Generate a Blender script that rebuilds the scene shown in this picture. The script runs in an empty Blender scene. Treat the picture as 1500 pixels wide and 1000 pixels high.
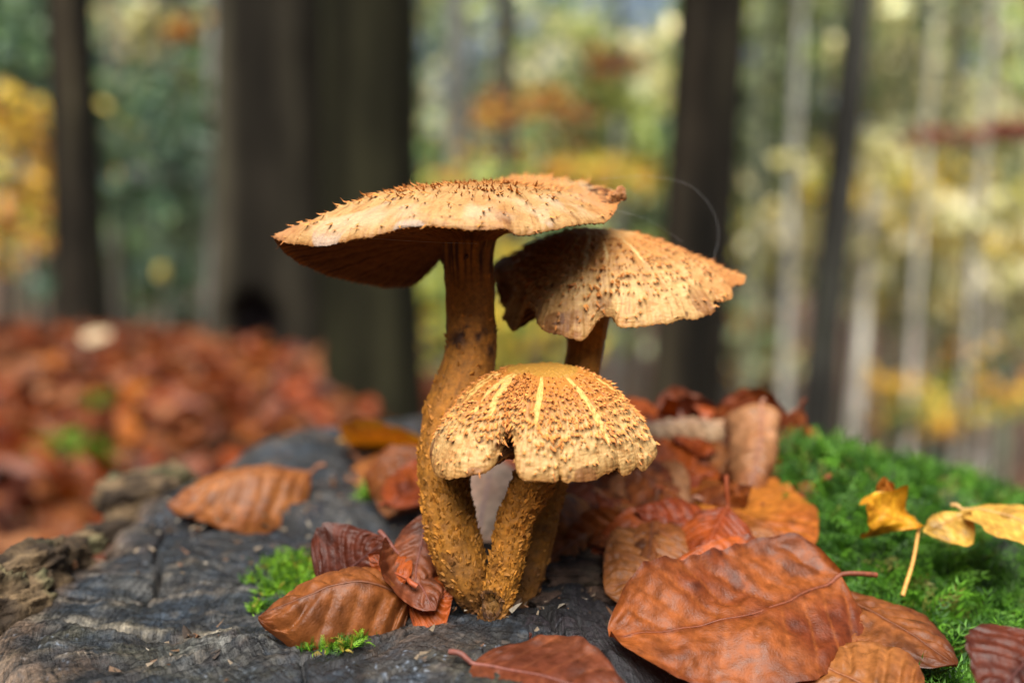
import bpy, math, random
import numpy as np
from mathutils import Vector

# ------------------------------------------------------------------ camera, sky, sun, exposure
S = bpy.context.scene
COL = S.collection
R = math.radians
F = 35.0 / 36.0 * 1500.0                       # focal length in photograph pixels
PITCH = R(6.0)
CAM = np.array([0.0, -0.253, 0.1007])
FW = np.array([0.0, math.cos(PITCH), -math.sin(PITCH)])
UP = np.array([0.0, math.sin(PITCH), math.cos(PITCH)])
RT = np.array([1.0, 0.0, 0.0])

cd = bpy.data.cameras.new('camera')
cam = bpy.data.objects.new('camera', cd)
COL.objects.link(cam)
cam.location = CAM
cam.rotation_euler = (R(90) - PITCH, 0, 0)
cd.lens = 35.0
cd.sensor_width = 36.0
cd.clip_start = 0.01
cd.clip_end = 2000.0
cd.dof.use_dof = True
cd.dof.focus_distance = 0.250
cd.dof.aperture_fstop = 5.0
cd.dof.aperture_blades = 0
S.camera = cam

SUN_EL, SUN_AZ = R(60), R(188)                 # azimuth clockwise from +Y: behind the camera, a bit to its left
w = bpy.data.worlds.new('World')
S.world = w
w.use_nodes = True
wn = w.node_tree.nodes
sky = wn.new('ShaderNodeTexSky')
sky.sky_type = 'NISHITA'
sky.sun_disc = False
sky.sun_elevation = SUN_EL
sky.sun_rotation = SUN_AZ
sky.air_density = 1.0
sky.dust_density = 4.0
wn['Background'].inputs['Strength'].default_value = 0.05
w.node_tree.links.new(sky.outputs['Color'], wn['Background'].inputs['Color'])

ld = bpy.data.lights.new('sun', 'SUN')
ld.energy = 5.0
ld.angle = R(50)
ld.color = (1.0, 0.965, 0.90)
sun = bpy.data.objects.new('sun', ld)
COL.objects.link(sun)
sd = Vector((math.sin(SUN_AZ) * math.cos(SUN_EL), math.cos(SUN_AZ) * math.cos(SUN_EL), math.sin(SUN_EL)))
sun.rotation_euler = sd.to_track_quat('Z', 'Y').to_euler()
sun.location = (0, -3, 6)

S.view_settings.view_transform = 'Standard'
S.view_settings.look = 'None'
S.view_settings.exposure = 1.05
S.view_settings.gamma = 1.0
S.view_settings.use_curve_mapping = False
S.render.engine = 'CYCLES'
S.cycles.use_denoising = True
S.cycles.max_bounces = 8
S.cycles.transparent_max_bounces = 8
S.cycles.sample_clamp_indirect = 8.0

rng = np.random.default_rng(11)
random.seed(5)


def at(px, py, d):
    """photograph pixel + distance along the view axis -> world point"""
    return CAM + d * (FW + (px - 750.0) / F * RT + (500.0 - py) / F * UP)


def proj(P):
    Q = np.asarray(P) - CAM
    d = Q @ FW
    return 750 + F * (Q @ RT) / d, 500 - F * (Q @ UP) / d, d


# ------------------------------------------------------------------ helpers
def hash3(ix, iy, iz, seed):
    h = (ix.astype(np.int64) * 374761393 + iy.astype(np.int64) * 668265263 + iz.astype(np.int64) * 2147483647 + seed * 144665) & 0xFFFFFFFF
    h = ((h ^ (h >> 13)) * 1274126177) & 0xFFFFFFFF
    h = ((h ^ (h >> 16)) * 2246822519) & 0xFFFFFFFF
    return ((h ^ (h >> 15)) & 0xFFFFFF) / float(0xFFFFFF)


def vnoise(P, scale, seed=0):
    """value noise in -1..1 at points P (n,3) (or (n,2))"""
    P = np.asarray(P, float)
    if P.shape[1] == 2:
        P = np.column_stack([P, np.zeros(len(P))])
    q = P * scale + 100.37
    i = np.floor(q).astype(np.int64)
    f = q - i
    f = f * f * f * (f * (f * 6 - 15) + 10)
    out = 0
    for dx in (0, 1):
        for dy in (0, 1):
            for dz in (0, 1):
                wgt = (f[:, 0] if dx else 1 - f[:, 0]) * (f[:, 1] if dy else 1 - f[:, 1]) * (f[:, 2] if dz else 1 - f[:, 2])
                out = out + wgt * hash3(i[:, 0] + dx, i[:, 1] + dy, i[:, 2] + dz, seed)
    return out * 2 - 1


def fbm(P, scale, octv=4, seed=0, gain=0.5):
    s, a, tot = 0, 1.0, 0
    for k in range(octv):
        s = s + a * vnoise(P, scale * 2.03 ** k, seed + k * 17)
        tot += a
        a *= gain
    return s / tot


def sstep(a, b, x):
    t = np.clip((x - a) / (b - a), 0, 1)
    return t * t * (3 - 2 * t)


def lerp(a, b, t):
    return a + (b - a) * t


def mixc(a, b, t):
    a, b = np.asarray(a, float), np.asarray(b, float)
    return a + (b - a) * np.asarray(t)[:, None]


def make_mesh(name, V, quads=None, tris=None, col=None, smooth=True):
    me = bpy.data.meshes.new(name)
    V = np.ascontiguousarray(V, dtype=np.float32)
    nq = 0 if quads is None else len(quads)
    nt = 0 if tris is None else len(tris)
    loops = []
    if nq:
        loops.append(np.asarray(quads, np.int32).ravel())
    if nt:
        loops.append(np.asarray(tris, np.int32).ravel())
    loops = np.concatenate(loops)
    sizes = np.concatenate([np.full(nq, 4, np.int32), np.full(nt, 3, np.int32)])
    starts = np.concatenate([[0], np.cumsum(sizes)[:-1]]).astype(np.int32)
    me.vertices.add(len(V))
    me.vertices.foreach_set('co', V.ravel())
    me.loops.add(len(loops))
    me.loops.foreach_set('vertex_index', loops)
    me.polygons.add(nq + nt)
    me.polygons.foreach_set('loop_start', starts)
    me.polygons.foreach_set('loop_total', sizes)
    me.polygons.foreach_set('use_smooth', np.full(nq + nt, smooth))
    if col is not None:
        a = me.attributes.new('Col', 'FLOAT_COLOR', 'POINT')
        c = np.column_stack([np.clip(col, 0, 1), np.ones(len(col))]).astype(np.float32)
        a.data.foreach_set('color', c.ravel())
    me.update()
    me.validate()
    return me


def link(name, me, mat, parent=None, kind=None):
    o = bpy.data.objects.new(name, me)
    COL.objects.link(o)
    if me is not None and mat is not None and not me.materials:
        me.materials.append(mat)
    if parent is not None:
        o.parent = parent
    if kind:
        o['kind'] = kind
    return o


def thing(name, label, cat, loc=(0, 0, 0), group=None):
    o = bpy.data.objects.new(name, None)
    o.empty_display_size = 0.02
    o.location = tuple(float(v) for v in loc)
    COL.objects.link(o)
    o['label'] = label
    o['category'] = cat
    if group:
        o['group'] = group
    return o


def tag(o, label, cat, group=None, kind=None):
    o['label'] = label
    o['category'] = cat
    if group:
        o['group'] = group
    if kind:
        o['kind'] = kind
    return o


def grid_quads(nu, nv, wrap_u=False, wrap_v=False, off=0):
    iu = np.arange(nu if wrap_u else nu - 1)
    iv = np.arange(nv if wrap_v else nv - 1)
    a, b = np.meshgrid(iu, iv, indexing='ij')
    a, b = a.ravel(), b.ravel()
    a2, b2 = (a + 1) % nu, (b + 1) % nv
    return np.column_stack([a * nv + b, a2 * nv + b, a2 * nv + b2, a * nv + b2]) + off


def catmull(P, n, closed=False):
    """P (k,m) -> n samples, chord-length parametrised Catmull-Rom / Hermite"""
    P = np.asarray(P, float)
    k = len(P)
    if closed:
        Q = np.vstack([P[-2:], P, P[:3]])
    else:
        Q = np.vstack([2 * P[0] - P[1], P, 2 * P[-1] - P[-2]])
    seg = np.sqrt(np.sum((Q[1:, :3] - Q[:-1, :3]) ** 2, axis=1)) ** 0.5 + 1e-6
    T = np.concatenate([[0], np.cumsum(seg)])
    if closed:
        t0, t1 = T[2], T[2 + k]
        t = t0 + (t1 - t0) * np.arange(n) / n
    else:
        t0, t1 = T[1], T[k]
        t = np.linspace(t0, t1, n)
    i = np.clip(np.searchsorted(T, t, side='right') - 1, 1, len(Q) - 3)
    h = (T[i + 1] - T[i])[:, None]
    s = ((t - T[i])[:, None]) / h
    m0 = (Q[i + 1] - Q[i - 1]) / (T[i + 1] - T[i - 1])[:, None] * h
    m1 = (Q[i + 2] - Q[i]) / (T[i + 2] - T[i])[:, None] * h
    s2, s3 = s * s, s * s * s
    return (2 * s3 - 3 * s2 + 1) * Q[i] + (s3 - 2 * s2 + s) * m0 + (-2 * s3 + 3 * s2) * Q[i + 1] + (s3 - s2) * m1


def grid_normals(V, nu, nv, wrap_u):
    G = V.reshape(nu, nv, 3)
    if wrap_u:
        du = np.roll(G, -1, 0) - np.roll(G, 1, 0)
    else:
        du = np.gradient(G, axis=0)
    dv = np.gradient(G, axis=1)
    N = np.cross(du, dv)
    N /= np.linalg.norm(N, axis=2, keepdims=True) + 1e-12
    return N.reshape(-1, 3)


# ------------------------------------------------------------------ materials
def nodemat(name):
    m = bpy.data.materials.new(name)
    m.use_nodes = True
    nt = m.node_tree
    return m, nt, nt.nodes, nt.links, nt.nodes['Principled BSDF']


def attr_mat(name, rough=0.6, spec=0.4, nscale=800.0, namount=0.25, bump=0.0, bscale=1500.0, translucent=0.0, tcol=(1, 1, 1), sss=0.0, coat=0.0, rvar=0.0, stretch=None, flat=None, detail=4.0):
    """vertex-colour albedo with fine procedural mottling and relief; object space in metres"""
    m, nt, N, L, bs = nodemat(name)
    if flat is None:
        at_ = N.new('ShaderNodeAttribute')
        at_.attribute_name = 'Col'
        csock = at_.outputs['Color']
    else:
        rgb = N.new('ShaderNodeRGB')
        rgb.outputs[0].default_value = (*flat, 1)
        csock = rgb.outputs[0]
    tc = N.new('ShaderNodeTexCoord')
    mp = N.new('ShaderNodeMapping')
    if stretch:
        mp.inputs['Scale'].default_value = stretch
    L.new(tc.outputs['Object'], mp.inputs['Vector'])
    nz = N.new('ShaderNodeTexNoise')
    nz.inputs['Scale'].default_value = nscale
    nz.inputs['Detail'].default_value = detail
    L.new(mp.outputs['Vector'], nz.inputs['Vector'])
    mr = N.new('ShaderNodeMapRange')
    mr.inputs['From Min'].default_value = 0.3
    mr.inputs['From Max'].default_value = 0.7
    mr.inputs['To Min'].default_value = 1 - namount
    mr.inputs['To Max'].default_value = 1 + namount
    L.new(nz.outputs['Fac'], mr.inputs['Value'])
    mx = N.new('ShaderNodeVectorMath')
    mx.operation = 'SCALE'
    L.new(csock, mx.inputs[0])
    L.new(mr.outputs['Result'], mx.inputs['Scale'])
    L.new(mx.outputs['Vector'], bs.inputs['Base Color'])
    bs.inputs['Roughness'].default_value = rough
    bs.inputs['Specular IOR Level'].default_value = spec
    if rvar:
        mr2 = N.new('ShaderNodeMapRange')
        mr2.inputs['From Min'].default_value = 0.3
        mr2.inputs['From Max'].default_value = 0.7
        mr2.inputs['To Min'].default_value = rough - rvar
        mr2.inputs['To Max'].default_value = rough + rvar
        L.new(nz.outputs['Fac'], mr2.inputs['Value'])
        L.new(mr2.outputs['Result'], bs.inputs['Roughness'])
    if coat:
        bs.inputs['Coat Weight'].default_value = coat
        bs.inputs['Coat Roughness'].default_value = 0.35
    if sss:
        bs.inputs['Subsurface Weight'].default_value = sss
        bs.inputs['Subsurface Radius'].default_value = (1.0, 0.5, 0.2)
        bs.inputs['Subsurface Scale'].default_value = 0.0015
    if bump:
        nb = N.new('ShaderNodeTexNoise')
        nb.inputs['Scale'].default_value = bscale
        nb.inputs['Detail'].default_value = 5.0
        L.new(mp.outputs['Vector'], nb.inputs['Vector'])
        bp = N.new('ShaderNodeBump')
        bp.inputs['Strength'].default_value = bump
        bp.inputs['Distance'].default_value = 0.5 / bscale
        L.new(nb.outputs['Fac'], bp.inputs['Height'])
        L.new(bp.outputs['Normal'], bs.inputs['Normal'])
    if translucent:
        tr = N.new('ShaderNodeBsdfTranslucent')
        mc = N.new('ShaderNodeVectorMath')
        mc.operation = 'MULTIPLY'
        L.new(mx.outputs['Vector'], mc.inputs[0])
        mc.inputs[1].default_value = tcol
        L.new(mc.outputs['Vector'], tr.inputs['Color'])
        ms = N.new('ShaderNodeMixShader')
        ms.inputs['Fac'].default_value = translucent
        out = N['Material Output']
        L.new(bs.outputs['BSDF'], ms.inputs[1])
        L.new(tr.outputs['BSDF'], ms.inputs[2])
        L.new(ms.outputs['Shader'], out.inputs['Surface'])
    return m


M_CAP = attr_mat('cap_skin', rough=0.62, spec=0.35, nscale=1400, namount=0.14, bump=0.5, bscale=1800, sss=0.12)
M_GILL = attr_mat('gill_flesh', rough=0.75, spec=0.2, nscale=900, namount=0.25, bump=0.3, bscale=1800)
M_SCALE = attr_mat('scale_fibre', rough=0.7, spec=0.3, nscale=1500, namount=0.3)
M_STEM = attr_mat('stem_flesh', rough=0.7, spec=0.3, nscale=900, namount=0.28, bump=0.6, bscale=1500, sss=0.08)
M_WOOD = attr_mat('weathered_wood', rough=0.52, spec=0.45, nscale=900, namount=0.6, bump=1.0, bscale=1400, rvar=0.18, detail=8)
M_BARK = attr_mat('stump_bark', rough=0.85, spec=0.25, nscale=350, namount=0.5, bump=1.0, bscale=500)
M_LEAF = attr_mat('dry_leaf', rough=0.47, spec=0.30, nscale=420, namount=0.34, bump=0.5, bscale=1700, translucent=0.22, tcol=(1.3, 0.8, 0.45), rvar=0.1, detail=8)
M_STALK = attr_mat('leaf_stalk', rough=0.6, spec=0.4, nscale=900, namount=0.3)
M_MOSS = attr_mat('moss', rough=0.6, spec=0.35, nscale=500, namount=0.25, translucent=0.3, tcol=(1.0, 1.2, 0.6))
M_TRUNK = attr_mat('tree_bark', rough=0.95, spec=0.08, nscale=12, namount=0.45, bump=0.8, bscale=30, stretch=(1, 1, 0.25))
M_FOL = attr_mat('foliage', rough=0.42, spec=0.5, nscale=3, namount=0.25, translucent=0.22, tcol=(1.1, 1.15, 0.7))
M_GROUND = attr_mat('forest_floor', rough=0.9, spec=0.2, nscale=30, namount=0.5, bump=0.8, bscale=60)
M_SILK = attr_mat('silk', rough=0.3, spec=0.6, flat=(0.75, 0.75, 0.78), namount=0.05)

def add_grain(m):
    """fibres and fine dark checks in the wood, laid along its 'grain' attribute"""
    nt = m.node_tree
    N, L = nt.nodes, nt.links
    bs = N['Principled BSDF']
    at_ = N.new('ShaderNodeAttribute')
    at_.attribute_name = 'grain'
    out = []
    for sc_, w_ in (((480, 480, 45), 1.0), ((70, 70, 900), 1.0)):
        mp = N.new('ShaderNodeMapping')
        mp.inputs['Scale'].default_value = sc_
        L.new(at_.outputs['Vector'], mp.inputs['Vector'])
        nz = N.new('ShaderNodeTexNoise')
        nz.inputs['Scale'].default_value = w_
        nz.inputs['Detail'].default_value = 6.0
        nz.inputs['Roughness'].default_value = 0.65
        L.new(mp.outputs['Vector'], nz.inputs['Vector'])
        out.append(nz.outputs['Fac'])
    ad = N.new('ShaderNodeMath')
    ad.operation = 'ADD'
    L.new(out[0], ad.inputs[0])
    L.new(out[1], ad.inputs[1])
    mr = N.new('ShaderNodeMapRange')
    mr.inputs['From Min'].default_value = 0.78
    mr.inputs['From Max'].default_value = 1.22
    mr.inputs['To Min'].default_value = 0.06
    mr.inputs['To Max'].default_value = 2.3
    L.new(ad.outputs[0], mr.inputs['Value'])
    src = bs.inputs['Base Color'].links[0].from_socket
    sc2 = N.new('ShaderNodeVectorMath')
    sc2.operation = 'SCALE'
    L.new(src, sc2.inputs[0])
    L.new(mr.outputs['Result'], sc2.inputs['Scale'])
    L.new(sc2.outputs['Vector'], bs.inputs['Base Color'])
    bp = N.new('ShaderNodeBump')
    bp.inputs['Strength'].default_value = 0.9
    bp.inputs['Distance'].default_value = 0.0011
    L.new(ad.outputs[0], bp.inputs['Height'])
    old = bs.inputs['Normal'].links[0].from_socket
    L.new(old, bp.inputs['Normal'])
    L.new(bp.outputs['Normal'], bs.inputs['Normal'])


add_grain(M_WOOD)

# ------------------------------------------------------------------ terrain
def ground_z(x, y):
    x = np.asarray(x, float)
    y = np.asarray(y, float)
    lip = 2.9 - 0.25 * np.maximum(0, x + 1.0)
    far = np.maximum(0, y - lip)
    z = -0.205 - 0.020 * np.clip(y, 0, 4) - 0.16 * np.minimum(far, 16) - 0.05 * np.clip(far - 16, 0, 30)
    rs = np.maximum(0, x + 0.45)
    z = z - 0.24 * np.minimum(rs, 9) * sstep(-0.4, 1.2, x + 0.45 + 0.15 * y)
    z = z - np.minimum(0.52 * np.maximum(0, x + 0.56), 0.42) * sstep(0.4, 1.2, y) * sstep(9, 4, y)
    z = z + 0.05 * np.sin(x * 1.3 + 0.7) * np.cos(y * 1.1) * sstep(0.6, 2.0, y)
    return z


def build_ground():
    ax = np.concatenate([-np.geomspace(300, 0.08, 90), [0], np.geomspace(0.08, 300, 90)])
    ay = np.concatenate([-np.geomspace(60, 0.08, 40), [0], np.geomspace(0.08, 400, 110)])
    X, Y = np.meshgrid(ax, ay, indexing='ij')
    P = np.column_stack([X.ravel(), Y.ravel(), ground_z(X.ravel(), Y.ravel())])
    n1 = fbm(P[:, :2], 1.1, 4, 3)
    P[:, 2] += 0.015 * fbm(P[:, :2], 6.0, 3, 5)
    c = mixc((0.045, 0.018, 0.010), (0.10, 0.048, 0.026), n1 * 0.5 + 0.5)
    c = mixc(c, (0.10, 0.10, 0.04), sstep(0.1, 0.5, fbm(P[:, :2], 0.35, 3, 9)) * 0.6)
    me = make_mesh('ground', P, grid_quads(len(ax), len(ay)), None, c)
    o = link('ground', me, M_GROUND, kind='structure')
    return o


build_ground()

# ------------------------------------------------------------------ tree stump
SC = np.array([0.03, 0.07])


def stump_radius(th):
    pts = [(0, .205), (30, .21), (60, .205), (90, .20), (110, .20), (128, .205), (143, .198), (158, .186), (170, .172), (182, .168), (196, .176), (205, .178), (225, .185), (250, .195), (270, .2), (310, .205), (340, .205)]
    a = np.array([p[0] for p in pts] + [360.0])
    r = np.array([p[1] for p in pts] + [pts[0][1]])
    d = np.degrees(th) % 360
    return np.interp(d, a, r) + 0.004 * np.sin(th * 9 + 1) + 0.0025 * np.sin(th * 23)


def mound(x, y):
    crest = np.interp(x, [0.03, 0.07, 0.106, 0.142, 0.177, 0.22], [0.008, 0.010, 0.0150, 0.0065, -0.0045, -0.014])
    g = np.exp(-((y - 0.098) / np.where(y > 0.098, 0.05, 0.055)) ** 2)
    return (crest + 0.016) * g * sstep(0.02, 0.075, x)


def stump_macro(x, y):
    """height of the stump top without the fine relief"""
    z = np.zeros_like(x)
    z = z - 0.014 * sstep(0.012, 0.05, x) * sstep(0.12, 0.02, y)          # rotten hollow on the mushrooms' right
    z = z - 0.012 * sstep(0.03, 0.09, x) * sstep(0.02, 0.12, y)
    z = z + mound(x, y)
    z = z + 0.004 * np.sin(x * 31 + 1) * np.cos(y * 27)
    z = z + 0.011 * sstep(0.125, 0.165, y + 0.25 * x + 0.012 * np.sin(x * 60)) * sstep(0.03, -0.01, x)     # higher slab at the back
    # crevice the cluster grows from
    z = z - 0.006 * np.exp(-((x + 0.002) / 0.014) ** 2 - ((y - 0.012) / 0.010) ** 2)
    return z


def seg_d(x, y, a, b):
    a, b = np.asarray(a), np.asarray(b)
    ab = b - a
    t = np.clip(((x - a[0]) * ab[0] + (y - a[1]) * ab[1]) / (ab @ ab), 0, 1)
    return np.hypot(x - a[0] - t * ab[0], y - a[1] - t * ab[1]), t


def build_stump():
    root = thing('tree_stump', 'old weathered grey tree stump with rotten top that carries the mushrooms', 'stump', (SC[0], SC[1], -0.22))
    off = np.array([SC[0], SC[1], -0.22])
    na, nr = 1000, 300
    th = np.linspace(0, 2 * np.pi, na, endpoint=False)
    rr = np.linspace(0.0, 1.0, nr) ** 0.9
    TH, RR = np.meshgrid(th, rr, indexing='ij')
    rad = stump_radius(TH) * RR
    x = (SC[0] + rad * np.cos(TH)).ravel()
    y = (SC[1] + rad * np.sin(TH)).ravel()
    edge = RR.ravel()
    P2 = np.column_stack([x, y])
    z = stump_macro(x, y)
    # --- relief: weathered end grain, erosion ledges, cracks
    wx = x + 0.006 * fbm(P2, 40, 3, 1)
    wy = y + 0.006 * fbm(P2, 40, 3, 2)
    PW = np.column_stack([wx, wy])
    big = fbm(PW, 22, 4, 21)
    mid = fbm(PW, 110, 4, 22)
    fine = fbm(P2, 420, 4, 23)
    grit = fbm(P2, 1100, 2, 24)
    gr = np.hypot(wx - 0.015, wy - 0.03)                     # end grain: rings round the pith, checks across them
    ga = np.arctan2(wy - 0.03, wx - 0.015)
    rings = np.sin(gr * 2 * np.pi / 0.0021 + 2.0 * mid)
    check = fbm(np.column_stack([np.cos(ga) * 26, np.sin(ga) * 26, gr * 70]), 1.0, 3, 25)
    checks = sstep(0.30, 0.52, check) * sstep(-0.2, 0.3, fbm(P2, 50, 2, 26))
    streak = fbm(np.column_stack([wx * 60 + wy * 30, wy * 240 - wx * 60]), 1.0, 4, 31)   # grain torn in one direction
    eros = 1 - np.abs(fbm(PW, 75, 5, 27, 0.6)) * 2.2         # ridged, crumbling surface
    z = z + 0.0022 * big + 0.0012 * mid + 0.0006 * fine + 0.00022 * grit + 0.00014 * rings * sstep(-0.3, 0.2, big) + 0.0009 * streak + 0.0010 * eros - 0.0011 * checks
    crack = np.zeros_like(x)
    cracks = [((-0.105, 0.02), (-0.118, 0.085), .0016), ((-0.125, 0.005), (-0.06, -0.006), .002), ((-0.06, -0.006), (0.0, -0.004), .0013),
              ((-0.075, 0.15), (-0.030, 0.085), .003), ((-0.030, 0.085), (-0.012, 0.03), .002), ((-0.10, 0.06), (-0.07, 0.045), .0009),
              ((-0.085, 0.02), (-0.075, 0.06), .001), ((-0.065, 0.015), (-0.05, 0.05), .0009), ((0.01, 0.0), (0.03, -0.05), .003),
              ((-0.10, 0.24), (-0.06, 0.14), .0022), ((-0.02, 0.24), (-0.03, 0.1), .0025), ((-0.13, 0.17), (-0.07, 0.15), .002), ((-0.05, -0.02), (-0.04, -0.06), .0012)]
    rc = np.random.default_rng(88)
    for k in range(34):
        aa, r0_, r1_ = rc.uniform(1.6, 4.9), rc.uniform(0.03, 0.12), rc.uniform(0.02, 0.06)
        u0 = np.array([0.015 + r0_ * math.cos(aa), 0.03 + r0_ * math.sin(aa)])
        ab = aa + rc.normal(0, 0.25)
        cracks.append((tuple(u0), tuple(u0 + r1_ * np.array([math.cos(ab), math.sin(ab)])), rc.uniform(0.0005, 0.0011)))
    for a, b, wd in cracks:
        d, t = seg_d(wx, wy, a, b)
        crack = np.maximum(crack, np.exp(-(d / (wd * (0.35 + 0.9 * np.abs(mid + 0.3 * fine)))) ** 2) * np.sin(np.pi * np.clip(t * 0.9 + 0.05, 0, 1)) ** 0.5)
    z = z - 0.0055 * crack
    hollow = np.exp(-((wx + 0.098) / 0.024) ** 4 - ((wy - 0.087) / 0.0085) ** 4)
    hollow = np.maximum(hollow, np.exp(-((wx + 0.066) / 0.018) ** 2 - ((wy - 0.083) / 0.006) ** 2))
    z = z - 0.022 * hollow
    rot = sstep(0.000, 0.022, x) * sstep(0.26, 0.16, y)
    z = z + rot * (0.004 * fbm(PW, 70, 4, 41) + 0.0022 * fbm(PW, 200, 3, 42))
    lump = np.exp(-((x + 0.070) / 0.013) ** 2 - ((y + 0.012) / 0.008) ** 2)
    z = z + lump * (0.0035 + 0.003 * fbm(P2, 240, 3, 51))
    roll = sstep(0.955, 1.0, edge)
    z = z - 0.006 * roll ** 2 - 0.003 * sstep(0.9, 1.0, edge) * (0.5 + 0.5 * mid)
    # --- colour (stains and weathering, with the dark of cracks, hollow and cavity painted in)
    slate = np.array([0.025, 0.035, 0.048])
    c = mixc(slate * 0.18, slate * 1.5, sstep(-0.35, 0.4, fbm(PW, 80, 5, 61, 0.65)))
    c = mixc(c, (0.11, 0.066, 0.038), sstep(0.02, 0.36, fbm(PW, 30, 5, 62, 0.65) + 0.35 * sstep(0.85, 1.0, edge)) * 0.85)
    c = mixc(c, (0.066, 0.060, 0.034), sstep(0.0, 0.35, fbm(PW, 40, 5, 63, 0.65)) * 0.75 * sstep(0.06, -0.02, y))
    c = mixc(c, (0.034, 0.017, 0.024), sstep(0.05, 0.35, fbm(PW, 34, 5, 64, 0.65)) * 0.8 * sstep(-0.10, -0.02, x))
    c = mixc(c, (0.012, 0.010, 0.011), sstep(0.05, 0.35, fbm(PW, 55, 5, 65, 0.7)) * 0.9)
    c = mixc(c, (0.14, 0.115, 0.085), sstep(0.25, 0.6, fbm(P2, 260, 3, 66)) * 0.5)
    c = mixc(c, (0.125, 0.118, 0.105), sstep(0.12, 0.4, fbm(PW, 45, 5, 67, 0.65)) * 0.6)
    c = mixc(c, c * 0.55, sstep(0.0, 0.8, rings) * 0.5)
    c = mixc(c, (0.012, 0.009, 0.009), checks * 0.8)
    dry = np.exp(-(seg_d(wx, wy, (-0.15, 0.008), (-0.075, 0.001))[0] / 0.0026) ** 2)
    c = mixc(c, (0.33, 0.28, 0.20), dry * sstep(-0.5, 0.3, streak))
    c = mixc(c, (0.26, 0.21, 0.155), sstep(0.2, 0.55, streak) * 0.55 * sstep(-0.03, -0.09, x))
    c = mixc(c, (0.24, 0.235, 0.21), lump * sstep(-0.2, 0.3, fine) * 0.8)
    c = mixc(c, (0.016, 0.011, 0.014), rot * 0.85)  # rotten wood; also paints the dark of the cavity behind the leaf pile
    c = mixc(c, (0.012, 0.009, 0.008), np.clip(crack * 0.9 + hollow, 0, 1))  # black of the cracks and the hollow painted in
    lich = sstep(0.52, 0.66, vnoise(P2, 1100, 71)) * sstep(0.25, 0.55, vnoise(P2, 48, 72))
    c = mixc(c, (0.30, 0.36, 0.45), lich * 0.7)
    c = mixc(c, (0.30, 0.20, 0.13), sstep(0.93, 1.0, edge) * (x < 0) * 0.8)
    V = np.column_stack([x, y, z]) - off
    me = make_mesh('wood_top', V, grid_quads(na, nr, wrap_u=True), None, c * 0.36)
    ga_ = me.attributes.new('grain', 'FLOAT_VECTOR', 'POINT')
    gv = np.column_stack([np.cos(ga) * 0.09, np.sin(ga) * 0.09, gr])
    ga_.data.foreach_set('vector', gv.astype(np.float32).ravel())
    link('wood_top', me, M_WOOD, root)
    # --- side with ridged bark down to the ground
    nh = 44
    hh = np.linspace(0, 1, nh)
    TH, HH = np.meshgrid(np.linspace(0, 2 * np.pi, 400, endpoint=False), hh, indexing='ij')
    T, H = TH.ravel(), HH.ravel()
    r = stump_radius(T) * (1.0 + 0.02 * sstep(0, 0.1, H) + 0.22 * H ** 2.2) - 0.003
    xx, yy = SC[0] + r * np.cos(T), SC[1] + r * np.sin(T)
    zt = stump_macro(SC[0] + stump_radius(T) * np.cos(T), SC[1] + stump_radius(T) * np.sin(T)) - 0.008
    zz = zt + (np.minimum(ground_z(xx, yy), -0.2) - 0.05 - zt) * H
    nrm = np.column_stack([np.cos(T), np.sin(T), np.zeros_like(T)])
    PP = np.column_stack([xx, yy, zz])
    rel = fbm(PP * np.array([1, 1, 0.35]), 60, 4, 81)
    PP = PP + nrm * (0.009 * rel * sstep(0, 0.06, H))[:, None]
    cc = mixc((0.025, 0.016, 0.01), (0.10, 0.068, 0.04), sstep(-0.4, 0.4, rel))
    cc = mixc(cc, (0.07, 0.075, 0.03), sstep(0.1, 0.5, fbm(PP, 20, 3, 82)) * 0.6)
    me = make_mesh('bark_side', PP - off, grid_quads(400, nh, wrap_u=True)[:, ::-1], None, cc)
    link('bark_side', me, M_BARK, root)

    # --- loose plates of bark round the left rim
    def plate(c, size, rot, seed, name='bark', dark=1.0):
        n = 40
        u = np.linspace(0, 2 * np.pi, n * 2, endpoint=False)
        v = np.linspace(0, np.pi, n)
        U, Vv = np.meshgrid(u, v, indexing='ij')
        q = np.column_stack([(np.cos(U) * np.sin(Vv)).ravel(), (np.sin(U) * np.sin(Vv)).ravel(), np.cos(Vv).ravel()])
        q = np.sign(q) * np.abs(q) ** 0.7
        d = 1 + 0.40 * fbm(q + seed, 1.6, 4, seed) + 0.30 * fbm(q * np.array([1, 2, 4]) + seed, 2.5, 5, seed + 5, 0.65)
        q = q * d[:, None] * np.asarray(size) * np.array([1.0, 0.8, 0.72])
        cr, sr = math.cos(rot), math.sin(rot)
        q = np.column_stack([q[:, 0] * cr - q[:, 1] * sr, q[:, 0] * sr + q[:, 1] * cr, q[:, 2]])
        rel = fbm(q, 120, 3, seed)
        cc = mixc((0.022, 0.014, 0.008), (0.115, 0.076, 0.040), sstep(-0.4, 0.4, rel))
        cc = mixc(cc, (0.10, 0.105, 0.05), sstep(0.1, 0.5, fbm(q + seed, 60, 3, seed + 2)) * 0.5)
        me = make_mesh(name, q + np.asarray(c) - off, grid_quads(n * 2, n, wrap_u=True), None, cc * dark)
        return link(name, me, M_BARK, root)

    for px, py, d, sz, rot, sd_ in [(20, 850, .285, (.016, .011, .012), 1.1, 1), (62, 830, .305, (.014, .008, .008), 0.9, 2), (95, 806, .325, (.012, .006, .006), 0.8, 3),
                                    (10, 900, .275, (.014, .012, .014), 1.2, 4), (165, 778, .36, (.010, .006, .005), 0.5, 5), (205, 730, .395, (.014, .012, .011), 0.6, 6),
                                    (180, 725, .405, (.008, .014, .012), 0.2, 7), (235, 705, .42, (.015, .008, .009), 0.9, 8), (-30, 900, .27, (.015, .012, .016), 1.3, 9)]:
        plate(at(px, py, d), sz, rot, sd_)
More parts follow.
